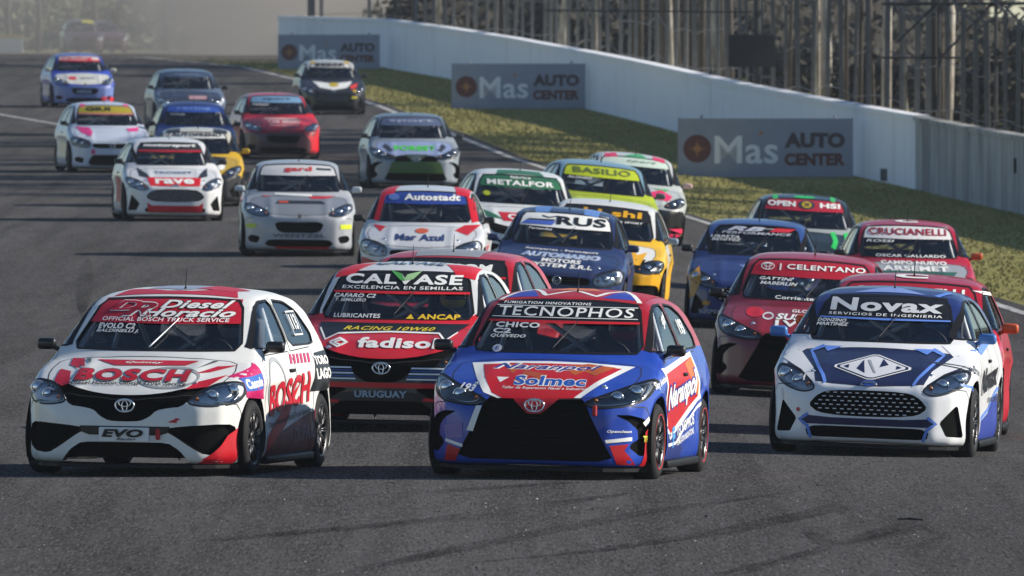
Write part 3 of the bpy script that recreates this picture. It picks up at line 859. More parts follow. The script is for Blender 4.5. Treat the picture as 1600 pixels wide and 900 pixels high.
# grass tufts on the verge
WALLPX = [(1600, 333), (1430, 293), (1335, 272), (1130, 224), (915, 168), (800, 141), (700, 121), (600, 104), (435, 98)]
WP = [unproj(*p) for p in WALLPX]
kk = (WP[0][0]-WP[1][0])/(WP[0][1]-WP[1][1])
WP = [(WP[0][0]+kk*(yy-WP[0][1]), yy) for yy in (150, 200, 240)]+WP
WX = np.array([p[0] for p in WP]); WY = np.array([p[1] for p in WP])
o_ = np.argsort(WY); WX = WX[o_]; WY = WY[o_]
def wall_y_at(px):
    ys = [y for y in np.arange(250, 480, .5) if 800+wall_x(y)*FPX/y <= px]
    return float(ys[0])
def wall_x(y): return float(np.interp(y, WY, WX))
V = []; F = []
while len(V) < 3*34000:
    y = random.uniform(170, 500); e, wx = edge_x(y)+.5, wall_x(y)-.1
    if wx <= e: continue
    x = random.uniform(e, wx); z = gzf(x, y)-.035; h = random.uniform(.02, .055)*(1.5 if random.random() < .12 else 1); wd = random.uniform(.012, .035)
    a = random.uniform(-.8, .8); k = len(V); dx, dy = wd*math.cos(a), wd*math.sin(a); lx = random.uniform(-.04, .04)
    V += [(x-dx, y-dy, z), (x+dx, y+dy, z), (x+lx, y+random.uniform(-.03, .03), z+h)]; F.append((k, k+1, k+2))
def blade_m(t, b):
    n = mapped_noise(t, (1, .2, 1), 1.5, 4)
    t.links.new(mixc(t, rng(t, n.outputs[0], .35, .65), (.27, .25, .095), (.36, .32, .135)), b.inputs['Base Color']); b.inputs['Roughness'].default_value = .8
    b.inputs['Specular IOR Level'].default_value = .2
M_BLADE = tex_mat('grass_blade', blade_m, True)
tag(link('grass', mesh('grass', V, F), None, M_BLADE), 'short dry grass on the verge between track and wall', 'grass', kind='stuff')

# ------------------------------------------------------------------ barrier wall
def wallm(white):
    def f(t, b):
        n = mapped_noise(t, (.6, .6, .25), 3.0, 7, .7); s = mapped_noise(t, (1, .30, .10), 2.2, 5, .65)
        if white:
            c = mixc(t, rng(t, n.outputs[0], .5, .8, 0, .35), (.80, .81, .84), (.52, .52, .52)); c = mixc(t, rng(t, s.outputs[0], .56, .78, 0, .35), c, (.30, .29, .27))
        else:
            c = mixc(t, rng(t, n.outputs[0], .35, .7), (.42, .42, .41), (.27, .265, .255)); c = mixc(t, rng(t, s.outputs[0], .46, .68, 0, .8), c, (.085, .083, .08))
        t.links.new(c, b.inputs['Base Color']); b.inputs['Roughness'].default_value = .85
        bp = N_(t, 'ShaderNodeBump', Strength=.3, Distance=.02); t.links.new(n.outputs[0], bp.inputs['Height']); t.links.new(bp.outputs[0], b.inputs['Normal'])
    return f
M_WALLW = tex_mat('white_painted_wall', wallm(True)); M_WALLC = tex_mat('bare_concrete', wallm(False))
def wall_strip(name, pts, x0, x1, z0, z1, mat, parent=None, step=3.0):
    """wall along a ground path; x0..x1 across, z0..z1 up"""
    P = densify(pts, step, False); V = []; F = []
    for i, (x, y) in enumerate(P):
        a = P[max(i-1, 0)]; b = P[min(i+1, len(P)-1)]; dx, dy = b[0]-a[0], b[1]-a[1]; L = math.hypot(dx, dy) or 1; nx, ny = dy/L, -dx/L
        g0 = gzf(x, y)
        for (q, zz) in ((x0, z0), (x1, z0), (x1, z1), (x0, z1)): V.append((x+nx*q, y+ny*q, g0+zz))
    n = len(P)
    for i in range(n-1):
        for k in range(4): F.append((4*i+k, 4*i+(k+1) % 4, 4*i+4+(k+1) % 4, 4*i+4+k))
    F += [(0, 3, 2, 1), (4*n-4, 4*n-3, 4*n-2, 4*n-1)]
    me = mesh(name, V, F); bm = bmesh.new(); bm.from_mesh(me); bmesh.ops.recalc_face_normals(bm, faces=bm.faces); bm.to_mesh(me); bm.free()
    return link(name, me, parent, mat)
split_y = unproj(1430, 293)[1]
far = [(wall_x(split_y), split_y)]+[p for p in sorted(WP, key=lambda q: q[1]) if p[1] > split_y+.5]
near = [p for p in sorted(WP, key=lambda q: q[1]) if p[1] < split_y-.5]+[(wall_x(split_y-.01), split_y-.01)]
WH = 1.41
wl = empty('barrier_wall', (far[0][0], far[0][1], gzf(*far[0]))); inv = Matrix.Translation(-wl.location)
tag(wl, 'long white painted concrete barrier wall behind the advertising boards', 'wall')
def wchild(o, root):
    o.parent = root; o.matrix_parent_inverse = Matrix.Translation(-root.location); return o
wchild(wall_strip('wall_face', far, 0, .25, -.2, WH, M_WALLW), wl); wchild(wall_strip('coping', far, -.05, .30, WH, WH+.10, M_WALLW), wl)
wc = empty('concrete_wall', (near[-1][0], near[-1][1], gzf(*near[-1])))
tag(wc, 'bare grey concrete wall with dark vertical stains beside the white wall', 'wall')
wchild(wall_strip('wall_face', near, .02, .27, -.2, WH-.02, M_WALLC), wc); wchild(wall_strip('coping', near, -.02, .30, WH-.02, WH+.07, M_WALLC), wc)
# ------------------------------------------------------------------ advertising boards
M_BOARD = plain('board_vinyl', (.29, .32, .39), .6, noise=.12, scale=3); M_BTXT = plain('board_white', (.84, .85, .86), .6); M_BRED = plain('board_maroon', (.12, .035, .03), .6); M_BDARK = plain('board_dark', (.06, .045, .05), .6)
M_BORG = plain('board_orange', (.45, .2, .06), .6); M_STEEL = plain('galvanised_steel', (.25, .26, .27), .5, metal=.6)
def flat_text(s, cx, cz, wd, ht, bold, name, mat, parent, yy):
    bm = text_uv(s, cx, cz, wd, ht, bold, space=1.03)
    for v in bm.verts: v.co = Vector((v.co.x, yy, v.co.y))
    return link(name, bm_mesh(name, bm), parent, mat)
def ad_board(px0, px1, pyb, label):
    x0, y0 = unproj(px0, pyb); x1, y1 = unproj(px1, pyb+2); wd = (px1-px0)/FPX*y0; h = wd*.335
    rt = empty('advertising_board', ((x0+x1)/2, y0, gzf((x0+x1)/2, y0)-.02), (0, 0, R(random.uniform(-2, 2)))); tag(rt, label, 'board', 'advertising boards along the wall')
    mb = MB(); mb.box((0, 0, h/2+.02), (wd, .05, h)); mb.build('panel', M_BOARD, rt)
    mb = MB()
    for z in (.03, h+.01): mb.box((0, .004, z), (wd+.04, .07, .03))
    for s in (-1, 1): mb.box((s*(wd/2+.005), .004, h/2+.02), (.03, .07, h+.04))
    mb.build('frame', M_BOARD, rt)
    for s in (-.37, .4):
        mb = MB(); mb.tube([(s*wd, .06, -.1), (s*wd, .06, h+.10)], .025, 8); mb.build('post', M_STEEL, rt)
    yy = -.03; k = wd/3.6
    pts = ellipse(-1.42*k, h*.5, .29*k, .29*k, 40); mb = MB(); mb.add([(x, yy, z) for x, z in pts], [tuple(range(40))]); ic = mb.build('logo_disc', M_BRED, rt)
    mb = MB(); c = (-1.42*k, h*.5)
    for a in range(8):
        t = a*PI/4; r0, r1 = .05*k, (.19 if a % 2 == 0 else .11)*k
        mb.add([(c[0]+r1*math.cos(t), yy-.004, c[1]+r1*math.sin(t)), (c[0]+r0*math.cos(t+.5), yy-.004, c[1]+r0*math.sin(t+.5)), (c[0], yy-.004, c[1]), (c[0]+r0*math.cos(t-.5), yy-.004, c[1]+r0*math.sin(t-.5))], [(0, 1, 2, 3)])
    mb.build('logo_star', M_BORG, ic)
    flat_text('Mas', -.40*k, h*.48, 1.32*k, .58*k, .016, 'lettering', M_BTXT, rt, yy)
    mb = MB(); mb.add([(-.16*k, yy, h*.74), (-.04*k, yy, h*.74), (-.10*k, yy, h*.81)], [(0, 1, 2)]); mb.build('accent_mark', M_BORG, rt)
    flat_text('AUTO', 1.02*k, h*.645, 1.26*k, .32*k, .06, 'lettering', M_BDARK, rt, yy)
    flat_text('CENTER', 1.02*k, h*.315, 1.26*k, .26*k, .055, 'lettering', M_BRED, rt, yy)
    return rt
ad_board(1059, 1330, 271, 'grey advertising board nearest the bare concrete wall')
ad_board(707, 914, 169, 'middle grey advertising board at the bend of the white wall')
ad_board(435, 592, 107, 'farthest grey advertising board beside the dust cloud')
# small things at the wall
x, y = unproj(1590, 330); rt = empty('marker_post', (x, y, gzf(x, y))); tag(rt, 'thin dark post carrying a small black box in front of the concrete wall', 'post')
MB().tube([(0, 0, -.1), (0, 0, .85)], .02, 8).build('pole', M_BLACK, rt); MB().box((0, -.03, .88), (.16, .12, .30)).build('box', M_BLACK, rt)
x, y = unproj(1377, 283); y -= .25
mb = MB(); mb.box((0, 0, .14), (.16, .10, .26)); mb.box((0, -.06, .14), (.12, .03, .2)); o = mb.build('wall_box', plain('grey_box', (.09, .09, .095), .6), None); o.location = (wall_x(y)-.06, y, gzf(x, y)); tag(o, 'small dark grey box at the foot of the white wall', 'box')
# ------------------------------------------------------------------ fence behind the wall
M_POST = plain('concrete_post', (.13, .13, .13), .9, noise=.35, scale=6); M_WIRE = plain('fence_wire', (.12, .12, .125), .5, metal=.5)
fy = np.arange(205, 512, 3.3)
froot = empty('chain_link_fence', (wall_x(205)+.9, 205, gzf(wall_x(205), 205))); tag(froot, 'tall chain link fence with forked concrete posts behind the barrier wall', 'fence')
pm = MB(); pm.box((0, 0, 1.75), (.11, .13, 4.1))
pmesh = pm.mesh('post')
am = MB()
for s in (-1, 1): am.box((s*.16, 0, .16), (.42, .05, .05), Matrix.Rotation(-s*R(45), 3, 'Y'))
amesh = am.mesh('post_fork')
tops = []
for i, y in enumerate(fy):
    x = wall_x(y)+.95+random.uniform(-.05, .05); z = gzf(x, y); hh = random.uniform(.88, 1.05)
    o = link('post', pmesh, None, M_POST); o.location = (x, y, z); o.rotation_euler = (R(random.uniform(-1, 1)), R(random.uniform(-1.2, 1.2)), R(random.uniform(-4, 4))); o.scale = (random.uniform(.65, 1.1), 1, hh); wchild(o, froot)
    k = link('post_fork', amesh, o, M_POST); k.location = (0, 0, 3.78)
    tops.append((x, y, z, hh))
for zz, xo in ((.5, 0), (1.6, 0), (2.6, 0), (3.7, 0), (4.02, -.26), (4.02, .26)):
    mb = MB(); mb.tube([(x+xo, y, z+zz*hh) for x, y, z, hh in tops], .008, 4); wchild(mb.build('wire', M_WIRE, None), froot)
# gantry and board on a pole
M_DARK = plain('dark_steel', (.018, .019, .022), .6)
def at(px, py, Y): return Vector(((px-800)/FPX*Y, Y, CAMZ-(py-HORIZON)/FPX*Y))
Y = 322; gr = empty('steel_gantry', (at(1472, 200, Y).x, Y, gzf(at(1472, 200, Y).x, Y))); tag(gr, 'dark steel lattice frame of crossed bars rising behind the fence', 'gantry')
def bar(a, b, r, nm, root, mat=M_DARK):
    mb = MB(); mb.tube([a, b], r, 8); wchild(mb.build(nm, mat, None), root)
bar(at(1378, 6, Y), at(1760, 5, Y), .035, 'beam', gr); bar(at(1376, 90, Y), at(1760, 91, Y), .025, 'beam', gr)
for p, q in (((1402, 66), (1468, 2)), ((1472, 88), (1552, 4)), ((1560, 88), (1640, 4))): bar(at(*p, Y), at(*q, Y), .025, 'brace', gr)
for px in (1467, 1556, 1700):
    t = at(px, -60, Y); bar((t.x, Y, gzf(t.x, Y)-.2), t, .04, 'leg', gr)
Y = wall_y_at(1183)+6; b0 = at(1183, 80, Y); sr = empty('sign_pole', (b0.x, Y, gzf(b0.x, Y))); tag(sr, 'dark pole with a plain black rectangular board above the white wall', 'sign')
bar((b0.x, Y, gzf(b0.x, Y)-.2), at(1183, -70, Y), .085, 'pole', sr)
a, b_ = at(1138, 54, Y), at(1211, 105, Y); mb = MB(); mb.box(((a.x+b_.x)/2, Y-.16, (a.z+b_.z)/2), (b_.x-a.x, .10, a.z-b_.z)); wchild(mb.build('board', M_DARK, None), sr)
mb = MB(); mb.box(((a.x+b_.x)/2, Y-.2, (a.z+b_.z)/2), (b_.x-a.x+.06, .05, .05)); 
bar(at(850, 16, Y), at(1183, 19, Y), .018, 'cable', sr)
# ------------------------------------------------------------------ trees
def barkm(t, b):
    n = mapped_noise(t, (1, 1, .25), 5, 6, .7)
    t.links.new(mixc(t, rng(t, n.outputs[0], .38, .62), (.46, .43, .38), (.16, .13, .10)), b.inputs['Base Color']); b.inputs['Roughness'].default_value = .9
M_BARK = tex_mat('pale_bark', barkm)
M_DBARK = plain('dark_bark', (.06, .05, .042), .95, noise=.4, scale=5)
def leafm(t, b):
    n = mapped_noise(t, (1, 1, 1), .8, 4)
    t.links.new(mixc(t, rng(t, n.outputs[0], .35, .65), (.035, .05, .018), (.085, .10, .035)), b.inputs['Base Color']); b.inputs['Roughness'].default_value = .7
M_LEAF = tex_mat('leaves', leafm)
def leaf_cloud(V, F, c, rx, rz, n, size):
    for _ in range(n):
        d = np.random.normal(size=3); d /= np.linalg.norm(d); r = random.random()**.45
        p = Vector((c[0]+d[0]*rx*r, c[1]+d[1]*rx*r, c[2]+d[2]*rz*r))
        u = Vector(np.random.normal(size=3)).normalized(); v = u.orthogonal().normalized(); s = size*random.uniform(.6, 1.4); k = len(V)
        V += [tuple(p-u*s), tuple(p+v*s*.45), tuple(p+u*s), tuple(p-v*s*.45)]; F.append((k, k+1, k+2, k+3))
def tree_meshes(h, seed, spread=3.2):
    random.seed(seed); np.random.seed(seed)
    mb = MB(); bend = [(random.uniform(-.25, .25), random.uniform(-.25, .25)) for _ in range(7)]
    tr = [(bend[i][0]*i*.3, bend[i][1]*i*.3, h*.85*i/6-.2) for i in range(7)]
    mb.tube(tr, [.22-.025*i for i in range(7)], 9)
    V = []; F = []
    for k in range(13):
        t = random.uniform(.42, .98); i = min(5, int(t*6)); b = Vector(tr[i]).lerp(Vector(tr[i+1]), t*6-i)
        a = random.uniform(0, 2*PI); L = spread*random.uniform(.5, 1.0)*(1.25-t*.5)
        e = b+Vector((math.cos(a)*L, math.sin(a)*L, L*random.uniform(.2, .8)))
        mb.tube([b, b.lerp(e, .5)+Vector((0, 0, .15*L)), e], [.07, .045, .02], 6)
        leaf_cloud(V, F, e, random.uniform(.9, 1.6), random.uniform(.7, 1.1), 230, .17)
    random.seed(seed+100); 
    return mb.mesh('trunk', True), mesh('crown', V, F)
TREES = [tree_meshes(h, sd_, sp) for h, sd_, sp in ((13, 3, 3.4), (11, 5, 3.0), (15, 9, 3.8))]
def tree(x, y, k, sc, label, bark=None, group='trees beyond the wall'):
    rt = empty('tree', (x, y, gzf(x, y)), (0, 0, random.uniform(0, 6.28))); rt.scale = (sc, sc, sc)
    tag(rt, label, 'tree', group); link('trunk', TREES[k][0], rt, bark or M_BARK); link('crown', TREES[k][1], rt, M_LEAF)
# a few with trunks in view behind the fence
def behind(px, Y): return (px-800)/FPX*Y
for (px, Y, k, sc, lb) in ((880, 470, 0, .7, 'tree with a slim sunlit white trunk above the middle advertising board'), (1122, 455, 1, .8, 'pale trunked tree just left of the black sign board'),
        (1478, 372, 2, .75, 'tree with a bright white trunk behind the steel lattice frame'), (640, 530, 1, .9, 'pale trunked tree behind the far end of the white wall'), (1290, 420, 0, .8, 'tree with a grey trunk above the nearest advertising board'), (985, 500, 2, .7, 'tree with a pale trunk between the middle board and the sign pole')):
    tree(behind(px, Y), Y, k, sc, lb)
# the row out of frame on the right that shades the track
rowY = [293, 298, 303, 308, 313, 318, 333, 338, 343, 348, 354, 359, 364, 369, 374, 479, 485, 491, 497]
for i, Y in enumerate(rowY):
    tree((13.5, 20)[i % 2]+random.uniform(-1.5, 1.5), Y, i % 3, random.uniform(1.05, 1.35), 'tall leafy tree of the row standing right of the wall', M_BARK, 'trees of the row right of the wall')
# distant thicket behind the fence and trees behind the dust
random.seed(21); np.random.seed(21)
V = []; F = []
for i in range(1500):
    y = random.uniform(225, 560); off = random.uniform(5.5, 9.5); yy = min(y, 498); off += 2.5; hmax = 5.2-3.4*min(1, max(0, (y-330)/60)); x = wall_x(yy)+off+(random.uniform(-6, 8) if y > 498 else 0); z = gzf(x, y)
    leaf_cloud(V, F, (x, y, z+random.uniform(.2, hmax)), random.uniform(.7, 1.3), random.uniform(.6, .9), 75, .22)
for i in range(330):
    y = random.uniform(512, 600); x = random.uniform(-3.5, 16); leaf_cloud(V, F, (x, y, gzf(x, y)+random.uniform(.2, 4.8)), random.uniform(.8, 1.5), random.uniform(.8, 1.2), 75, .24)
tag(link('thicket', mesh('thicket', V, F), None, plain('thicket_leaves', (.030, .027, .021), .9, noise=.5, scale=1)), 'dark dense thicket seen through the fence', 'thicket', kind='stuff')
for i in range(46):
    y = random.uniform(250, 500); x = wall_x(y)+random.uniform(2.2, 5.2); z = gzf(x, y)
    mb = MB(); lean = random.uniform(-.25, .25); h = random.uniform(5, 8); r = random.uniform(.05, .14); mb.tube([(0, 0, -.2), (lean*.4, 0, h*.5), (lean, 0, h)], [r, r*.85, r*.6], 7)
    o = mb.build('bare_trunk', random.choice((M_BARK, M_DBARK, M_DBARK, M_DBARK, M_DBARK)), None, True); o.location = (x, y, z); tag(o, 'one of the slim bare trunks standing in the dark thicket', 'tree trunk', 'bare trunks in the thicket')
for (px, Y, k, sc, lb) in ((12, 760, 0, .75, 'hazy tree at the far left edge above the pale kerb wall'), (60, 800, 2, .8, 'dim grey tree behind the car in the dust'), (150, 820, 1, .9, 'blurred tree above the car hidden by dust'), (-40, 780, 1, .8, 'faint tree cut by the left edge of the picture'), (260, 830, 0, .9, 'faint tree far behind the dust cloud'), (360, 840, 2, .9, 'faint tree behind the dust near the farthest board')):
    tree(behind(px, Y), Y, k, sc, lb, M_DBARK, 'trees behind the dust')
random.seed(33); np.random.seed(33); V = []; F = []
for i in range(420):
    y = random.uniform(880, 930); x = random.uniform(-46, 4); leaf_cloud(V, F, (x, y, gzf(x, y)+random.uniform(.2, 5.5)), random.uniform(1.0, 1.8), random.uniform(.9, 1.5), 60, .34)
tag(link('far_woods', mesh('far_woods', V, F), None, M_LEAF), 'far dim woods behind the dust', 'woods', kind='stuff')
def dirtm(t, b):
    n = mapped_noise(t, (1, .2, 1), 1.2, 6, .7); t.links.new(mixc(t, rng(t, n.outputs[0], .35, .65), (.10, .092, .078), (.17, .155, .13)), b.inputs['Base Color'])
Vr, Fr = sheet(list(np.arange(-60, -6.5, 1.5)), list(np.arange(494, 760, 4.0)), -.016)
tag(link('dirt_run_off', mesh('dirt_run_off', Vr, Fr, True), None, tex_mat('dry_dirt', dirtm, True)), kind='structure')
# pale low wall at the far left
Y = 700; xa, xb = behind(-60, Y), behind(36, Y); zc = gzf(xa, Y)
rt = empty('far_barrier', ((xa+xb)/2, Y, zc)); tag(rt, 'low pale barrier with a yellow top at the far left', 'barrier')
MB().box((0, 0, .3), (xb-xa, .3, .7)).build('barrier_face', plain('pale_barrier', (.62, .58, .50), .7), rt); MB().box((0, 0, .72), (xb-xa+.05, .36, .16)).build('coping', plain('yellow_coping', (.55, .42, .10), .7), rt)
# dust cloud thrown up at the far bend
def dust(name, c, d, dens, seed, col=(.53, .50, .47)):
    bm = bmesh.new(); bmesh.ops.create_icosphere(bm, subdivisions=3, radius=1)
    for v in bm.verts: v.co = Vector((v.co.x*d[0], v.co.y*d[1], v.co.z*d[2]))
    m = bpy.data.materials.new('dust'); m.use_nodes = True; t = m.node_tree; t.nodes.clear()
    o = t.nodes.new('ShaderNodeOutputMaterial'); pv = t.nodes.new('ShaderNodeVolumePrincipled'); pv.inputs['Color'].default_value = (*col, 1); pv.inputs['Anisotropy'].default_value = .25
    tc = t.nodes.new('ShaderNodeTexCoord'); n = t.nodes.new('ShaderNodeTexNoise'); n.inputs['Scale'].default_value = .16; n.inputs['Detail'].default_value = 4
    mp = t.nodes.new('ShaderNodeMapping'); mp.inputs['Location'].default_value = (seed, 0, 0); mp.inputs['Scale'].default_value = (1, .25, 1.3); t.links.new(tc.outputs['Object'], mp.inputs[0]); t.links.new(mp.outputs[0], n.inputs['Vector'])
    sv = t.nodes.new('ShaderNodeVectorMath'); sv.operation = 'DIVIDE'; sv.inputs[1].default_value = d; t.links.new(tc.outputs['Object'], sv.inputs[0])
    ln = t.nodes.new('ShaderNodeVectorMath'); ln.operation = 'LENGTH'; t.links.new(sv.outputs[0], ln.inputs[0])
    fall = rng(t, ln.outputs['Value'], .45, 1.0, 1.0, 0.0)
    ml = t.nodes.new('ShaderNodeMath'); ml.operation = 'MULTIPLY'; t.links.new(rng(t, n.outputs[0], .33, .65, .25, 1.0), ml.inputs[0]); t.links.new(fall, ml.inputs[1])
    m2 = t.nodes.new('ShaderNodeMath'); m2.operation = 'MULTIPLY'; m2.inputs[1].default_value = dens; t.links.new(ml.outputs[0], m2.inputs[0])
    t.links.new(m2.outputs[0], pv.inputs['Density']); t.links.new(pv.outputs[0], o.inputs['Volume'])
    ob = link(name, bm_mesh(name, bm), None, None); ob.data.materials.clear(); ob.data.materials.append(m); ob.location = c
    return ob
o = dust('dust_cloud', (-7.3, 580, 9.0), (8.0, 55, 8.0), .12, 3.1); tag(o, 'pale grey cloud of dust hanging over the far bend', 'dust', kind='stuff')
o = dust('dust_cloud', (-19.0, 615, 9.0), (10.0, 60, 8.0), .013, 8.4); tag(o, 'thin veil of dust round the farthest cars', 'dust', kind='stuff')
# ------------------------------------------------------------------ the cars: liveries and placing
STY = {k: build_style(k) for k in STYLES}
PX = 200.0
def deco(car, st, ops, fine):
    """ops: ('p', axis, outline, colour, layer) panels of colour, ('t', axis, text, cx, cv, w, h, colour, opts) lettering"""
    res = (.05, .028) if fine else (.10, .05)
    for op in ops:
        o = dict(op[-1]) if isinstance(op[-1], dict) else {}
        ax = op[1]
        if op[0] == 'p':
            bm = poly_bm(op[2]); cz_ = np.mean([q[1] for q in op[2]]); hcol = op[3]; off = .0022+.0012*o.get('l', 1); name = 'livery_panel'
        elif op[0] == 's':
            bm = stripe_bm(densify(op[2], .04, False), op[4]); cz_ = op[2][0][1]; hcol = op[3]; off = .0022+.0012*o.get('l', 2); name = 'livery_stripe'
        else:
            _, _, s, cx, cv, w_, h_, hcol = op[:8]; cz_ = cv
            off = .0022+.0012*o.get('l', 4); name = 'lettering'
            kw = {k: o[k] for k in ('bold', 'shear', 'rot', 'space', 'arc') if k in o}
            if o.get('outline'):
                kk = dict(kw); kk['bold'] = kw.get('bold', .018)+o.get('ow', .03)
                b2 = text_uv(s, cx, cv, (w_+h_*.10) if w_ else None, h_*1.14, **kk)
                grid_split(b2, res); project(b2, st.bvh, ax, off-.0012)
                deco_obj(car, 'lettering_outline', b2, o['outline'], ax, cz_, o)
            bm = text_uv(s, cx, cv, w_, h_, **kw)
        grid_split(bm, res); project(bm, st.bvh, ax, off)
        if len(bm.faces) == 0: bm.free(); continue
        deco_obj(car, name, bm, hcol, ax, cz_, o)
def deco_obj(car, name, bm, hcol, ax, cz_, o):
    me = bm_mesh(name, bm, True)
    pn = o.get('on') or ('windscreen' if ax == 'F' and cz_ > .955 else 'hood' if ax == 'F' and cz_ > .64 else 'front_bumper' if ax == 'F' else 'roof' if ax == 'T' else 'door')
    m = paint(hcol, .38, .12, 0, .3) if not hasattr(hcol, 'node_tree') else hcol
    link(name, me, car[pn], m)
def banner(st, z0, z1, col, l=1, inset=.012, on='windscreen'):
    a, b = wsx(z0, st.p)-inset, wsx(z1, st.p)-inset
    zb = st.p['ws'][1][1]; up = .012 if z1 > zb-.03 else 0
    return ('p', 'F', [(-a, z0), (0, z0-.006), (a, z0), (b, z1), (b*.5, z1+up), (0, z1+up*1.3), (-b*.5, z1+up), (-b, z1)], col, {'l': l-2, 'on': on})
W_ = '#e6e6e2'; BK = '#0b0c0e'; RED = '#c20d22'
def place_car(c):
    st = STY[c['style']]; s = c['s']; Y = FPX/s; X = (c['x']-800)/s
    a = -math.atan2(X, Y)-R(c.get('yaw', 0)); yn = st.p['yn']
    nose = Vector((math.sin(a), -math.cos(a), 0))
    C = Vector((X, Y, 0))-nose*yn
    e = 1.0
    bk = -nose; rt = Vector((math.cos(a), math.sin(a), 0))
    zf = lambda q: gzf(q.x, q.y)
    yv = Vector((bk.x, bk.y, (zf(C+bk*e)-zf(C-bk*e))/(2*e))).normalized()
    xv = Vector((rt.x, rt.y, (zf(C+rt*.8)-zf(C-rt*.8))/1.6 - c.get('roll', .012))); zv = xv.cross(yv).normalized(); xv = yv.cross(zv).normalized()
    root = empty(c.get('name', 'race_car'))
    root.matrix_world = Matrix(((xv.x, yv.x, zv.x, C.x), (xv.y, yv.y, zv.y, C.y), (xv.z, yv.z, zv.z, zf(C)), (0, 0, 0, 1)))
    tag(root, c['label'], 'race car', 'race cars bunched on the track')
    base = c['body']; col = {k: c.get(k, base) for k in ('body', 'hood', 'roof', 'bumper', 'door')}
    mats = {k: paint(v) for k, v in col.items()}
    mats['mirror'] = paint(c.get('mirror', '#101012'), .35); mats['badge'] = paint(c.get('badge', col['hood']))
    mats['lamp'] = M_SILVER if c.get('lamp') == 'silver' else M_LAMPDARK; mats['plate'] = M_WHITE; mats['wiper'] = M_CAGE if c.get('wiper') else M_BLACK
    car = {}
    last = {}
    seenL = 0
    for (name, me, mk, par) in st.parts:
        if par and par.startswith('headlight:'): pobj = last['headlight']
        elif par: pobj = car[par]
        else: pobj = root
        m = mats[mk] if isinstance(mk, str) else mk
        if name == 'number_plate' and not c.get('plate'): continue
        if name == 'tow_strap' and not c.get('strap'): continue
        o = link(name, me, pobj, m)
        car.setdefault(name, o); last[name] = o
        if name == 'door_mirror' and 'mirror2' in c and me.vertices[0].co.x > 0: o.material_slots[0].material = paint(c['mirror2'], .35)
        if name == 'grille_insert': o['kind'] = 'stuff'
    for wy in WELLS:
        for sx in (1, -1):
            wo = link('wheel', WHEEL[0], root, M_TYRE); wo.location = (sx*.752*st.p['w'], wy, .300)
            wo.rotation_euler = (R(random.uniform(0, 360)), 0, (0 if sx > 0 else PI) + (R(c.get('steer', -2)) if wy < 0 else 0))
            link('rim', WHEEL[1], wo, M_RIMG if c.get('rim') == 'grey' else M_RIM)
            link('brake_disc', WHEEL[2], wo, M_RIMG)
            if c.get('rim_edge'): link('rim_edge', WHEEL[3], wo, paint(c['rim_edge'], .4))
    deco(car, st, c.get('ops', []) if not callable(c.get('ops')) else c['ops'](st), s > 105)
    return root, car, st
def zig(axis, pts, col, l=2, on=None):
    d = {'l': l}
    if on: d['on'] = on
    return ('p', axis, pts, col, d)
def T(axis, s, cx, cv, w_, h_, col, **o): return ('t', axis, s, cx, cv, w_, h_, col, o)
def strip(axis, pts, col, wd, **o): return ('s', axis, pts, col, wd, o)
def names(st, z, *rows, x=-.36, col=W_):
    return [T('F', r, x+i*.02, z-i*.038, .30+.012*len(r), .032, col, bold=.02, shear=.25) for i, r in enumerate(rows)]

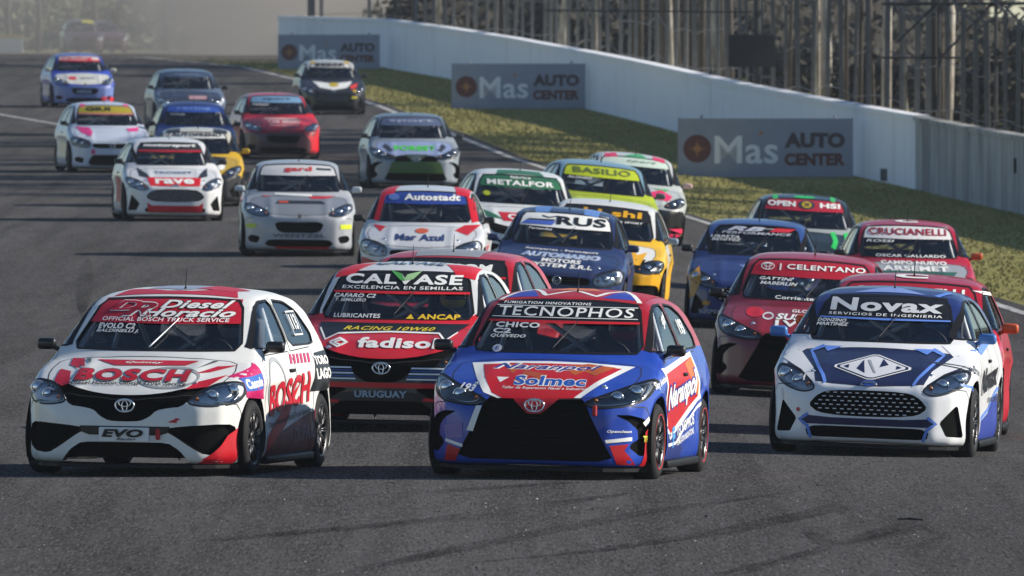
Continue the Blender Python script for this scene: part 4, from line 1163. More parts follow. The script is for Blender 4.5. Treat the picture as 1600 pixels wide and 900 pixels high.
def ops_bosch(st):
    o = [zig('F', [(-.36, .395), (.36, .395), (.34, .345), (.28, .325), (-.28, .325), (-.34, .345)], BK, 1, 'front_bumper'), banner(st, 1.175, 1.36, '#b5102a'),
      T('F', 'D', -.34, 1.30, .26, .075, '#b5102a', bold=.03, shear=.4, outline=W_, ow=.03), T('F', 'R', -.22, 1.275, .26, .10, '#8c0f24', bold=.03, shear=.4, outline=W_, ow=.03),
      T('F', 'Diesel', .22, 1.315, .56, .062, W_, bold=.03, shear=.35, outline=BK), T('F', 'Horacio', .17, 1.25, .74, .066, W_, bold=.03, shear=.35, outline=BK),
      T('F', 'OFFICIAL BOSCH TRUCK SERVICE', .0, 1.197, 1.02, .031, W_, bold=.02),
      T('F', 'EVOLO C2', -.36, 1.143, .31, .042, W_, bold=.03), T('F', 'BALDINELLI J.', -.34, 1.103, .36, .03, W_, bold=.02, shear=.2),
      zig('F', [(-.40, .890), (.42, .890), (.34, .856), (-.22, .85)], '#b5102a'), T('F', 'Quimey', .0, .870, .30, .018, W_, shear=.3, bold=.02),
      zig('F', [(-.655, .815), (-.55, .80), (-.50, .715), (-.56, .69), (-.64, .725)], '#b5102a'), zig('F', [(-.62, .895), (-.52, .895), (-.455, .835), (-.52, .845), (-.49, .82), (-.60, .845)], '#b5102a'),
      zig('F', [(-.50, .895), (-.455, .895), (-.43, .86)], '#4c5a5c'),
      zig('F', [(.44, .68), (.50, .735), (.70, .79), (.60, .70)], '#b5102a'), zig('F', [(.46, .80), (.66, .885), (.58, .85), (.72, .86), (.56, .81)], '#b5102a'), zig('F', [(.44, .835), (.56, .89), (.52, .89)], '#3c4648'),
      T('F', 'BOSCH', -.03, .780, .90, .085, '#b40f26', bold=.045, space=1.12, outline='#5a5a5a', ow=.012), T('F', 'Diesel Horacio Official Truck Service', -.03, .718, .92, .030, BK, bold=.015, arc=.004),
      T('F', 'EVO', -.01, .340, .33, .062, BK, bold=.05, shear=.2, l=22, on='front_bumper'), T('F', 'Racing', .02, .293, .16, .026, BK, shear=.5, l=22, on='front_bumper'),
      zig('F', [(.34, .43), (.40, .455), (.40, .465), (.44, .455), (.41, .44), (.415, .425)], RED, on='front_bumper'),
      zig('R', [(-1.90, .10), (-1.60, .10), (-1.58, .40), (-1.70, .33)], '#c20d22', on='front_bumper'),
      T('F', '113', -.62, .665, .10, .05, BK, bold=.04, l=6, on='headlight')]
    ring = [(.27+.23*math.cos(t), .765+.075*math.sin(t)) for t in np.linspace(0, 2*PI, 40)]
    o.insert(0, strip('F', ring, '#8f9294', .016, on='hood', l=1))
    o += [T('R', 'BOSCH', .02, .62, 1.45, .25, '#b40f26', bold=.035, rot=3.5, l=5), T('R', 'Diesel Horacio Official Truck Service', .05, .43, 1.5, .045, BK, rot=3.5),
      strip('R', [(-.45+.3*math.cos(t), .68+.22*math.sin(t)) for t in np.linspace(0, 2*PI, 36)], '#9b9ea0', .035, l=2),
      zig('R', [(-.84, .15), (-.15, .40), (-.20, .33), (1.0, .48), (1.05, .15)], '#6c1228', 1), zig('R', [(-.86, .15), (-.86, .26), (.42, .70), (-.05, .38)], '#c20d22', 2),
      T('R', 'DUFAU', .58, .30, .70, .12, '#8a6a74', bold=.03, shear=.15, rot=3), zig('R', [(.78, .62), (1.08, .92), (1.60, .94), (1.66, .70), (1.3, .62)], BK, 2, 'body'),
      T('R', 'TORO', 1.25, .86, .50, .07, W_, bold=.04, on='body'), T('R', 'LAGO', 1.25, .755, .55, .085, W_, bold=.04, on='body')]
    o += [zig('R', [(.12+.13*i, .85), (.19+.13*i, .85), (.24+.13*i, .925), (.17+.13*i, .925)], '#b5145a', 2) for i in range(6)]
    o += [zig('R', [(-1.46, .62), (-.98, .60), (-.98, .88), (-1.44, .78)], '#b5145a', 2, 'body'), zig('R', [(-1.45, .665), (-1.0, .68), (-.99, .80), (-1.44, .765)], '#2a5cae', 3, 'body'), T('R', 'Cascola', -1.22, .728, .40, .075, W_, bold=.04, rot=3, on='body'),
      zig('T', [(-.50, -.18), (0, -.22), (.50, -.18), (.42, .15), (.1, -.05), (-.1, -.05), (-.42, .15)], '#b5102a', 1), zig('T', [(-.30, .15), (0, -.02), (.30, .15), (.24, .5), (-.2, .5)], '#8a94a8', 1), zig('T', [(.1, .1), (.40, .0), (.5, .3), (.2, .5)], '#b5102a', 2),
      T('R', '113', .75, 1.17, .22, .12, W_, bold=.03, on='side_window', l=4), strip('R', [(.60, 1.07), (.9, 1.07), (.9, 1.25), (.60, 1.25), (.60, 1.07)], W_, .012, on='side_window', l=4)]
    return o
def ops_calvase(st):
    o = [banner(st, 1.19, 1.365, '#101214'), T('F', 'CALVASE', 0, 1.300, 1.03, .085, W_, bold=.035, space=1.1), T('F', 'EXCELENCIA EN SEMILLAS', 0, 1.228, 1.06, .028, W_, bold=.015, space=1.1), banner(st, 1.183, 1.200, '#d0202a', 3),
      zig('F', [(-.02, 1.29), (-.13, 1.375), (-.02, 1.345), (.02, 1.285)], '#4c9a4a', 6, 'windscreen'), zig('F', [(.0, 1.285), (.03, 1.34), (.15, 1.372), (.09, 1.30)], '#9cc48c', 6, 'windscreen'),
      T('F', 'CAFARO C2', -.40, 1.155, .38, .034, W_, bold=.03, shear=.2), T('F', 'T. SEMILLERO', -.43, 1.117, .28, .026, W_, shear=.2),
      T('F', 'LUBRICANTES', -.34, .985, .42, .036, W_, bold=.02), T('F', 'ANCAP', .38, .985, .36, .044, '#d8b024', bold=.035), zig('F', [(.10, .965), (.17, .965), (.135, 1.008)], '#d8b024', 4, 'windscreen'),
      zig('F', [(-.66, .93), (.66, .93), (.60, .885), (.50, .80), (.44, .855), (.0, .862), (-.46, .845), (-.56, .79), (-.64, .86)], '#14161c', 1),
      strip('F', [(-.64, .88), (-.55, .785), (-.45, .838), (0, .857), (.43, .85), (.50, .79), (.58, .86)], W_, .013, l=3, on='hood'),
      T('F', 'RACING 10W60', -.02, .882, .80, .032, '#d8c024', bold=.02, shear=.35, space=1.1),
      T('F', 'fadisol', .10, .765, .70, .088, W_, bold=.04, space=1.08), strip('F', [(-.50, .765), (-.42, .80), (-.34, .765), (-.42, .73), (-.50, .765)], W_, .016, on='hood'), strip('F', [(-.46, .765), (-.40, .785), (-.36, .765), (-.40, .745), (-.46, .765)], W_, .012, on='hood'),
      T('F', 'URUGUAY', 0, .330, .46, .06, '#93a6b8', bold=.04), zig('F', [(-.80, .385), (.80, .385), (.80, .43), (-.80, .43)], '#c8141e', 1), zig('F', [(-.80, .265), (-.38, .25), (-.36, .275), (-.8, .295)], '#c8141e', 2), zig('F', [(.36, .275), (.80, .245), (.80, .28), (.38, .30)], '#c8141e', 2)]
    for i in range(5):
        z = .455+.024*i
        for s in (1, -1): o.append(zig('F', [(s*(.22+.01*i), z), (s*.80, z), (s*.80, z+.013), (s*(.225+.01*i), z+.013)][::s], '#dfe4ea' if i % 2 == 0 else '#2a4c8c', 1, 'front_bumper'))
    o += [zig('T', [(-.62, -.3), (-.45, -.3), (-.30, .2), (-.6, .4)], '#c8141e', 1), zig('T', [(.62, -.3), (.45, -.3), (.30, .2), (.6, .4)], '#c8141e', 1), T('T', 'CALVASE', 0, .15, .6, .3, '#40506a', bold=.03),
      zig('R', [(-.9, .4), (.2, .9), (.9, .9), (.4, .3)], W_, 1), T('R', 'fadisol', -.1, .62, 1.2, .2, W_, bold=.04)]
    return o
def ops_tecno(st):
    o = [banner(st, 1.205, 1.36, '#0e1116'), T('F', 'FUMIGATION INNOVATIONS', -.16, 1.335, .70, .020, W_, space=1.15), T('F', 'TECNOPHOS', 0, 1.272, 1.07, .072, W_, bold=.012, space=1.12), strip('F', [(-.56, 1.312), (.555, 1.312)], W_, .005, on='windscreen', l=5), strip('F', [(-.575, 1.226), (.575, 1.226)], W_, .005, on='windscreen', l=5), banner(st, 1.192, 1.208, '#c01a24', 3),
      T('F', 'CHICO', -.345, 1.165, .36, .040, W_, bold=.035, space=1.1), T('F', 'C2', -.46, 1.118, .15, .038, W_, bold=.035), T('F', 'QUEVEDO', -.40, 1.078, .29, .028, W_, bold=.025, shear=.2),
      zig('F', ellipse(-.46, .985, .04, .028), '#c9ccd6', 3, 'windscreen'), T('F', 'E', -.46, .985, .03, .03, '#3a4a8a', bold=.03, l=5, on='windscreen'),
      zig('F', [(-.62, .872), (-.30, .894), (0, .90), (.30, .894), (.66, .872), (.46, .735), (.345, .635), (.0, .64), (-.30, .62), (-.42, .66)], W_, 1), zig('F', [(-.52, .862), (-.28, .880), (.0, .884), (.28, .880), (.57, .855), (.42, .75), (.29, .632), (0, .62), (-.26, .62), (-.36, .66)], '#b80f1a', 2),
      zig('F', [(.12, .86), (.30, .885), (.52, .862), (.40, .80), (.30, .83), (.24, .80)], '#b4561c', 3), zig('F', [(-.16, .83), (.04, .80), (-.02, .765), (-.10, .79), (-.2, .75)], '#a8481c', 3), zig('F', [(-.35, .87), (-.25, .80), (-.2, .86)], '#b4561c', 3),
      T('F', 'Naranpol', .0, .850, .84, .050, '#1c2c84', bold=.02, shear=.4, outline=W_, ow=.05), T('F', 'Solmec', .07, .755, .56, .070, '#1a50a8', bold=.03, outline=W_, ow=.045), T('F', 'Taller de Reparacion Naval e Industrial', .04, .697, .66, .024, W_, shear=.2, bold=.01), zig('F', [(-.36, .775), (-.26, .775), (-.32, .735)], W_, 3),
      zig('F', [(-.46, .56), (-.415, .56), (-.48, .36), (-.53, .37)], W_, 2, 'front_bumper'), zig('F', [(-.73, .40), (-.57, .43), (-.56, .31), (-.71, .30)], '#7a6aa8', 2, 'front_bumper'),
      zig('F', [(-.71, .275), (-.56, .235), (-.56, .26), (-.71, .30)], W_, 3, 'front_bumper'), zig('F', [(-.69, .255), (-.58, .22), (-.62, .13), (-.72, .13)], '#b3101c', 2, 'front_bumper'),
      zig('F', [(.56, .295), (.74, .315), (.74, .345), (.55, .32)], W_, 3, 'front_bumper'), zig('F', [(.585, .275), (.72, .29), (.69, .24), (.73, .19), (.76, .13), (.64, .13)], '#b3101c', 2, 'front_bumper'), T('F', 'Openclean', .65, .385, .17, .028, W_, shear=.3, bold=.03, on='front_bumper'),
      T('F', '193', -.56, .69, .13, .055, W_, bold=.03, shear=.25, rot=-8, l=6, on='headlight'), 
      zig('R', [(-1.64, .12), (-1.575, .12), (-1.575, .42), (-1.63, .38)], '#b3101c', 2, 'front_bumper'), strip('R', [(-1.64, .44), (-1.575, .49)], W_, .035, on='front_bumper', l=3), T('R', 'TRC', -1.605, .33, .10, .05, '#c8c430', bold=.04, l=5, on='front_bumper'),
      T('R', 'Sky Aviation', -1.16, .755, .46, .065, W_, bold=.025, shear=.3, rot=8, on='body'),
      zig('R', [(-.92, .42), (-.95, .86), (.75, .97), (.95, .60), (.62, .52), (-.62, .30)], W_, 1), zig('R', [(-.86, .42), (-.88, .82), (.70, .93), (.86, .62), (.6, .57), (-.60, .35)], '#b3101c', 2), zig('R', [(.25, .88), (.7, .93), (.85, .62), (.55, .66)], '#d0641c', 3), T('R', 'Naranpol', -.04, .655, 1.50, .24, W_, bold=.04, rot=4.5, outline='#24389c', ow=.05, l=6),
      zig('R', [(-.78, .15), (-.76, .35), (.0, .35), (.1, .15)], '#1c2c6c', 1), T('R', 'TECNOPHOS', .22, .40, .95, .085, W_, bold=.02, rot=5), T('R', 'FUMIGATION INNOVATIONS', .22, .31, .90, .05, W_, rot=5),
      strip('R', [(-.86, .26), (-.3, .27), (.95, .56)], W_, .025, l=3), T('R', 'F', -.42, .32, .16, .16, '#4a90d8', bold=.05, rot=4),
      zig('T', [(-.58, -.22), (0, -.28), (.58, -.22), (.58, .6), (-.58, .6)], '#a8141e', 1), zig('T', [(-.52, -.15), (-.25, -.2), (-.38, .35)], '#2c3ca0', 2), zig('T', [(.52, -.15), (.25, -.2), (.38, .35)], '#2c3ca0', 2), strip('T', [(-.55, -.20), (-.36, .38), (-.2, -.16), (0, .1), (.2, -.16), (.36, .38), (.55, -.20)], W_, .04, l=3), zig('T', [(-.2, .15), (.2, .15), (.1, .45), (-.1, .45)], '#c8641c', 3),
      T('R', 'Sky', -.05, 1.22, .30, .08, W_, bold=.03, shear=.3, on='roof', rot=20), T('R', '193', .72, 1.16, .26, .12, W_, bold=.03, on='side_window')]
    return o
def ops_novax(st):
    N1 = '#141a44'; LB = '#5f86d8'
    o = [banner(st, 1.135, 1.322, '#0d0f14'), T('F', 'Novax', 0, 1.242, .95, .108, '#c9ccd0', bold=.035, space=1.08), T('F', 'SERVICIOS DE INGENIERIA', 0, 1.163, .96, .022, W_, space=1.2, bold=.012), banner(st, 1.127, 1.138, LB, 3),
      T('F', 'DONZINO', -.44, 1.105, .25, .026, W_, bold=.03, shear=.2), T('F', 'MARTINEZ', -.43, 1.073, .28, .026, W_, bold=.03, shear=.2),
      zig('F', ellipse(0, .600, .058, .024), '#2a4a9a', 12, 'hood')]
    dia = [(-.35, .735), (0, .845), (.35, .735), (0, .628)]
    sc = lambda k: [(x*k, .735+(z-.735)*k) for x, z in dia]
    o += [zig('F', chaikin(sc(1.0), 1, .08), W_, 2), zig('F', chaikin(sc(.93), 1, .08), N1, 3), zig('F', chaikin(sc(.85), 1, .08), '#d4d6da', 4),
      zig('F', [(-.085, .79), (-.055, .685), (-.13, .72)], N1, 6), zig('F', [(.075, .80), (.13, .755), (.06, .735)], N1, 6), zig('F', [(-.245, .735), (-.20, .75), (-.20, .72)], N1, 6), zig('F', [(.245, .735), (.20, .75), (.20, .72)], N1, 6),
      zig('F', [(-.055, .79), (.02, .69), (.04, .685), (-.03, .79)], '#9a9ca2', 6)]
    for s in (1, -1):
        o += [strip('F', [(s*.46, .895), (s*.56, .85), (s*.49, .77), (s*.40, .66), (s*.37, .60)], LB, .026, l=3, on='hood'), zig('F', [(s*.30, .895), (s*.47, .895), (s*.42, .85)][::s], LB, 3),
          zig('F', [(s*.52, .93), (s*.80, .95), (s*.82, .80), (s*.60, .70), (s*.47, .60), (s*.44, .57), (s*.50, .72), (s*.64, .84)][::s], '#dfe0e2', 1, 'body'),
          strip('F', [(s*.50, .34), (s*.57, .29), (s*.50, .235), (s*.47, .14)], LB, .026, l=3, on='front_bumper')]
    o += [zig('F', [(-.50, .327), (-.30, .315), (.30, .315), (.50, .327), (.56, .29), (.54, .256), (-.54, .256), (-.56, .29)], N1, 1, 'front_bumper'), zig('F', ellipse(-.585, .37, .015, .018, 10), RED, 4, 'front_bumper'),
      T('F', '71', -.585, .63, .075, .05, W_, bold=.03, l=6, on='headlight'),
      T('R', 'Novax', .15, .66, 1.45, .22, '#20222a', bold=.04, rot=3.0), zig('R', [(-.9, .90), (-.5, .86), (.9, .965), (1.3, .96), (.4, 1.0)], LB, 1), T('R', 'SERVICIOS', .5, .47, .8, .04, '#40424a'),
      zig('R', [(-.82, .14), (-.80, .28), (.2, .36), (.88, .52), (.9, .14)], '#2a3c90', 1), strip('R', [(-.84, .30), (.2, .39), (.95, .56)], LB, .03), T('R', 'Dufour', -1.25, .74, .36, .08, '#30323a', shear=.4, rot=-8, on='body'), strip('R', [(-1.66, .62), (-1.45, .60), (-1.34, .56)], LB, .02, on='body'),
      zig('T', [(-.30, -.2), (.30, -.2), (0, .15)], '#7a92cc', 2), strip('T', [(.40, -.2), (.50, .1)], LB, .05)]
    return o
B = lambda st, col, t, tc, z0=1.205, z1=1.36, w_=.86, h=.075, x=0, **k: [banner(st, z0, z1, col), T('F', t, x, (z0+z1)/2+.005, w_, h, tc, **dict(dict(bold=.035), **k))]
def hoodp(col, a=.60, z0=.70, z1=.90, l=1): return zig('F', [(-a, z1), (a, z1), (a*.82, z0), (-a*.82, z0)], col, l, 'hood')

CARS = [
 dict(style='saloon_hatch', x=192, s=201, yaw=13, body='#dcdcd8', mirror='#0c0c0e', plate=1, wiper=1, strap=1, ops=ops_bosch, lamp='silver', label='white hatchback with big red lettering on its bonnet and doors, nearest at the left'),
 dict(style='saloon_hatch', x=593, s=180, yaw=7, body='#c8141e', roof='#d6d6d4', bumper='#15161a', mirror='#15161a', ops=ops_calvase, label='red and black hatchback with a green leaf on its black windscreen banner'),
 dict(style='wide_grille_hatch', x=831, s=202, yaw=8.6, body='#1c42a6', roof='#a8141e', hood='#1c42a6', badge='#b3101c', mirror='#0c0c0e', rim_edge='#b02018', strap=1, ops=ops_tecno, label='blue and red hatchback with a tall black grille, middle of the front row'),
 dict(style='low_hatch', x=1352, s=187, yaw=5, body='#dfe0e2', hood='#141a44', roof='#1a2a66', mirror='#3f74b8', ops=ops_novax, lamp='silver', label='white and navy hatchback with a white diamond on its bonnet'),
 dict(style='wide_grille_hatch', x=652, s=169, yaw=8, body='#b3121c', mirror='#111111', ops=lambda st: B(st, '#101216', 'ZANOCOM', W_, w_=.9, h=.06)+[banner(st, 1.19, 1.206, '#c01a24', 3), zig('T', [(-.3, -.2), (.3, -.2), (.35, .6), (-.35, .6)], '#8a8c90', 1)], label='plain red hatchback mostly hidden behind the car with the green leaf banner'),
 dict(style='square_light_hatch', x=655, s=116, yaw=2, body='#c9cbce', roof='#c8ccd0', hood='#c9cbce', mirror='#141416', lamp='silver', ops=lambda st: B(st, '#24408e', 'Autostadt', W_, w_=.76, h=.085, x=.10, bold=.04)+[zig('F', ellipse(-.42, 1.285, .075, .042), '#5a78b8', 3, 'windscreen'), T('F', 'Mar Azul', -.02, .765, .66, .085, '#28386c', bold=.035), zig('F', ellipse(0, .85, .09, .032), '#c4502a', 3),
    zig('F', [(-.68, .92), (-.50, .90), (-.56, .83)], RED, 2, 'body'), zig('F', [(.44, .86), (.56, .93), (.78, .94), (.62, .80)], '#b8141e', 2, 'body'), zig('F', [(-.80, .50), (-.50, .42), (-.46, .36), (-.80, .34)], '#b3202c', 2), zig('F', [(.46, .48), (.80, .52), (.80, .36), (.5, .34)], '#b8141e', 2), strip('F', [(-.64, .97), (-.56, 1.36)], RED, .07, on='roof'), strip('F', [(.70, .97), (.59, 1.38)], RED, .09, on='roof'),
    zig('T', [(-.6, -.3), (-.42, -.3), (-.35, .6), (-.6, .6)], RED, 1), zig('T', [(.6, -.3), (.42, -.3), (.35, .6), (.6, .6)], RED, 1), T('R', 'Autostadt', 0, .6, 1.3, .2, RED)], label='white and red hatchback with a blue windscreen banner and blue bonnet lettering'),
 dict(style='square_light_hatch', x=864, s=125, yaw=2, body='#1e2e58', mirror='#23325c', lamp='silver', ops=lambda st: [banner(st, 1.19, 1.36, W_), T('F', 'RUS', .20, 1.275, .62, .105, '#15181e', bold=.035), zig('F', [(-.56, 1.205), (-.16, 1.21), (-.12, 1.26), (-.50, 1.245)], '#4a66c0', 3, 'windscreen'), zig('F', [(-.50, 1.255), (-.14, 1.265), (-.12, 1.28), (-.46, 1.27)], '#15181e', 3, 'windscreen'), strip('F', [(-.30, 1.32), (-.22, 1.30), (-.10, 1.325)], '#15181e', .012, on='windscreen'),
    T('F', 'Fernandez', -.30, 1.155, .30, .028, W_, shear=.2), T('F', 'Autopartes - Peronsport', 0, .905, .92, .028, W_, bold=.02), T('F', 'AUTOMARIO', 0, .845, 1.0, .046, '#8ea4c8', bold=.04, shear=.2, outline=W_), T('F', 'MOTORS', .02, .782, .50, .046, W_, bold=.04, shear=.15), T('F', 'SYSTEM S.R.L', .02, .724, .80, .048, W_, bold=.03, shear=.15),
    zig('T', [(-.40, -.25), (-.22, -.25), (-.20, .4), (-.42, .4)], '#5a82c0', 1), zig('T', [(.40, -.25), (.22, -.25), (.20, .4), (.42, .4)], '#5a82c0', 1)], label='dark blue hatchback with three thick black letters on a white windscreen banner'),
 dict(style='saloon_hatch', x=926, s=119, yaw=2, body='#dcae18', roof='#dadad6', hood='#dadad6', bumper='#d8a018', door='#dadad6', mirror='#8aa0b4', ops=lambda st: B(st, '#101012', 'chi shi', '#d8a010', h=.085, w_=.95)+[T('F', 'TEAM RACING SPORT', .1, 1.185, .8, .022, W_), zig('F', [(-.6, .82), (-.3, .80), (-.2, .86), (-.1, .80), (.0, .84), (.08, .79), (.2, .87), (.3, .80), (.4, .85), (.5, .79), (.62, .83), (.55, .66), (-.55, .66)], '#d8a018', 2, 'hood'), zig('F', [(.05, .885), (.22, .90), (.24, .87), (.1, .86)], '#1a1a1a', 3), zig('R', [(-.85, .2), (-.85, .6), (.2, .5), (1.0, .7), (1.0, .2)], '#d8a018', 1)], label='yellow and white hatchback with dripping yellow paint on its white bonnet'),
 dict(style='saloon_hatch', x=816, s=108, yaw=-4, body='#d6d8d6', mirror='#3c4a56', ops=lambda st: B(st, '#2c6a48', 'METALFOR', W_, 1.20, 1.30, .98, .075, space=1.08)+[banner(st, 1.30, 1.36, '#2a6446', 1), T('F', 'fabrica', 0, 1.335, .3, .035, W_), zig('F', ellipse(-.50, 1.09, .05, .035), '#b8c424', 3, 'windscreen'), zig('F', [(-.62, .88), (-.40, .80), (-.3, .74), (-.6, .78)], '#2c6a48', 2, 'hood'), zig('F', [(-.36, .84), (.36, .84), (.30, .72), (-.30, .72)], '#c01a28', 2, 'hood'), T('F', 'OCA', 0, .78, .46, .07, W_, bold=.04, l=6),
    zig('T', [(-.35, -.25), (.35, -.25), (.3, .1), (-.3, .1)], '#2c6a48', 1)], label='white hatchback with a green windscreen banner and a red bonnet badge'),
 dict(style='wide_grille_hatch', x=944, s=101, yaw=-6, body='#a8b81e', roof='#6f93a4', door='#8ea6b0', mirror='#505c60', ops=lambda st: B(st, '#aebc20', 'BASILIO', '#5c6a34', 1.20, 1.36, .9, .09, bold=.025)+[T('F', 'BASILIO', 0, .795, .78, .085, '#6a7a38', bold=.025)]+names(st, 1.165, 'ALONSO'), label='lime yellow hatchback with a pale blue roof'),
 dict(style='small_grille_hatch', x=990, s=95, yaw=-4, body='#b4bab6', roof='#c8ccca', bumper='#15171a', mirror='#d8b0a4', ops=lambda st: [banner(st, 1.235, 1.36, '#c2d2c4'), T('F', 'sport', .1, 1.30, .5, .05, '#7a8a80', shear=.3), zig('T', [(-.5, -.25), (-.3, -.25), (-.3, .2), (-.5, .1)], '#d0305c', 1), zig('T', [(.5, -.25), (.3, -.25), (.3, .2), (.5, .1)], '#d0305c', 1), zig('T', [(-.2, -.2), (.2, -.25), (.1, .3)], '#3c9a5c', 1), T('F', 'Giovanni', -.12, .86, .5, .05, '#2c3034', bold=.03, shear=.3), zig('F', [(.20, .83), (.42, .89), (.60, .80), (.52, .72), (.30, .74)], '#d82c62', 3), zig('F', [(.30, .90), (.55, .91), (.50, .87)], '#38a858', 3), zig('F', [(.15, .74), (.32, .72), (.25, .68)], '#38a858', 3), T('F', 'Moto', .05, .44, .4, .06, '#d8b8bc', bold=.04, on='front_bumper', l=60), zig('F', [(-.1, .20), (.80, .20), (.85, .13), (0, .13)], '#e02858', 2, 'front_bumper'), zig('F', [(.55, .28), (.8, .30), (.8, .22)], '#e02858', 3, 'front_bumper'), zig('F', [(.78, .20), (.88, .22), (.88, .14)], '#38c050', 4, 'front_bumper')], label='silver hatchback splashed with pink and green, beside the nearest board'),
 dict(style='wide_grille_hatch', x=1246, s=157, yaw=2, body='#7a1220', roof='#a01626', hood='#86121f', bumper='#641a28', mirror='#141416', badge='#8e1626', ops=lambda st: [banner(st, 1.20, 1.36, '#a81428'), T('F', '| CELENTANO', .12, 1.285, .86, .066, W_, bold=.025, space=1.08), strip('F', [(-.43+.065*math.cos(t), 1.285+.034*math.sin(t)) for t in np.linspace(0, 2*PI, 26)], W_, .008, on='windscreen', l=5), strip('F', [(-.43+.02*math.cos(t), 1.285+.032*math.sin(t)) for t in np.linspace(0, 2*PI, 18)], W_, .006, on='windscreen', l=5), strip('F', [(-.43+.04*math.cos(t), 1.296+.016*math.sin(t)) for t in np.linspace(0, 2*PI, 18)], W_, .006, on='windscreen', l=5),
    T('F', 'GATTINI', -.33, 1.165, .34, .03, W_, bold=.03, shear=.3), T('F', 'MABERLIN', -.30, 1.12, .38, .032, W_, bold=.02, shear=.3), T('F', 'Corrientes Porteñas', .08, .985, .80, .036, W_, bold=.02), T('F', 'GLOBAL', .02, .86, .30, .028, W_, bold=.02), T('F', 'SUSPEN', -.02, .80, .52, .06, W_, bold=.04, shear=.2), T('F', 'IVO', -.06, .735, .44, .06, W_, bold=.03, space=1.3), strip('F', [(-.36+.05*math.cos(t), .80+.03*math.sin(t)) for t in np.linspace(0, 2*PI, 16)], '#c8c8cc', .014, on='hood'), zig('F', ellipse(-.50, .83, .09, .05), '#d01c2c', 2, 'hood')], label='dark red hatchback with white banner lettering, just left of the white and navy car'),
 dict(style='wide_grille_hatch', x=1402, s=177, yaw=2, body='#b4122a', roof='#a81026', mirror='#c4501c', ops=lambda st: B(st, '#a81026', 'CRUCIANELLI', W_, w_=.98, h=.06)+[T('T', 'C', 0, .0, .30, .30, W_, bold=.06), strip('R', [(-.3, 1.30), (.9, 1.28)], W_, .03, on='roof')], label='red hatchback close behind the white and navy car, mostly its roof showing'),
 dict(style='square_light_hatch', x=1424, s=122, yaw=-3, body='#a8122a', hood='#9a9ea0', bumper='#a8122a', mirror='#1a1a1c', mirror2='#c4501c', ops=lambda st: B(st, '#dcd8d6', 'CRUCIANELLI', '#96182c', w_=1.0, h=.085, bold=.025)+names(st, 1.165, 'ROSSI')+[T('F', 'OSCAR GALLARDO', .02, .985, .90, .034, W_, bold=.02), T('F', 'CAMPO NUEVO', .05, .90, .85, .045, W_, bold=.04), T('F', 'ARSEMET', .06, .83, .85, .06, W_, bold=.04), zig('F', [(-.6, .80), (.6, .80), (.5, .70), (-.5, .70)], '#2c5a50', 1), T('T', 'C', 0, .05, .3, .3, W_, bold=.06)], label='red hatchback with dark red lettering on a white windscreen banner'),
 dict(style='small_grille_hatch', x=1255, s=109, yaw=-2, body='#9aa09e', roof='#23343a', hood='#202a2c', mirror='#1a1a1c', ops=lambda st: B(st, '#a81c34', 'OPEN', W_, w_=.40, h=.075, x=-.33, bold=.045)+[T('F', 'HS!', .37, 1.285, .30, .07, W_, bold=.045), zig('F', ellipse(0.03, 1.285, .12, .062), '#30343a', 3, 'windscreen'), zig('F', ellipse(.03, 1.285, .07, .045), '#c0a024', 5, 'windscreen'), T('F', '25', .03, 1.285, .08, .05, '#30343a', bold=.05, l=7), zig('T', [(-.45, -.22), (-.38, -.22), (-.38, .3), (-.45, .3)], '#2cb058', 1), zig('T', [(.45, -.22), (.38, -.22), (.38, .3), (.45, .3)], '#2cb058', 1), zig('T', ellipse(0, -.08, .16, .12), '#2cb058', 1), strip('F', [(.40, .92), (.44, .80), (.40, .70)], '#2cc058', .07, on='hood'), strip('F', [(.60, .92), (.62, .80), (.55, .70)], '#2cc058', .08, on='hood')], label='grey and dark green hatchback with a red banner and a round yellow badge'),
 dict(style='low_hatch', x=1172, s=122, yaw=1, body='#25366c', roof='#2e4a84', mirror='#17181c', ops=lambda st: [T('F', 'RB', -.14, 1.272, .50, .055, '#b8bcc8', bold=.04, shear=.4), zig('F', [(.16, 1.245), (.42, 1.25), (.50, 1.29), (.24, 1.295)], '#c02434', 3, 'windscreen'), T('F', 'PERFORMANCE', 0, 1.22, .9, .03, '#b8bcc8', shear=.2)]+names(st, 1.165, 'URRETA', 'BENITEZ', x=-.40)+[zig('F', [(-.83, .66), (-.70, .78), (-.66, .60), (-.74, .40), (-.83, .36)], '#c88a1c', 2, 'body'), zig('F', [(-.64, .36), (-.62, .30), (-.54, .30), (-.52, .36), (-.55, .335), (-.58, .37), (-.61, .335)], '#c8941c', 3, 'front_bumper'), T('F', 'SUSPENSION', -.42, .22, .5, .05, '#a8b0c4', on='front_bumper'), zig('F', [(-.2, .82), (.1, .85), (.0, .74)], '#6a80b4', 2, 'hood')], label='dark blue hatchback with orange marks on its front wing'),
 dict(style='wide_grille_hatch', x=650, s=81, yaw=-4, body='#8d969f', roof='#5c6a78', hood='#8e9cc0', mirror='#30343a', badge='#3c4a3c', ops=lambda st: B(st, '#505c78', 'sport', '#98a0b8', h=.06)+[T('F', 'FOREST', 0, .775, .8, .09, '#48c838', bold=.04), zig('F', [(-.42, .74), (-.55, .86), (-.62, .80), (-.5, .70)], '#2c3038', 2, 'hood'), zig('F', [(.42, .74), (.55, .86), (.62, .80), (.5, .70)], '#2c3038', 2, 'hood'), zig('F', [(-.46, .52), (.46, .52), (.54, .30), (-.54, .30)], '#4c6a34', 30, 'front_bumper')], label='silver hatchback with bright green lettering, near the middle of the white edge line'),
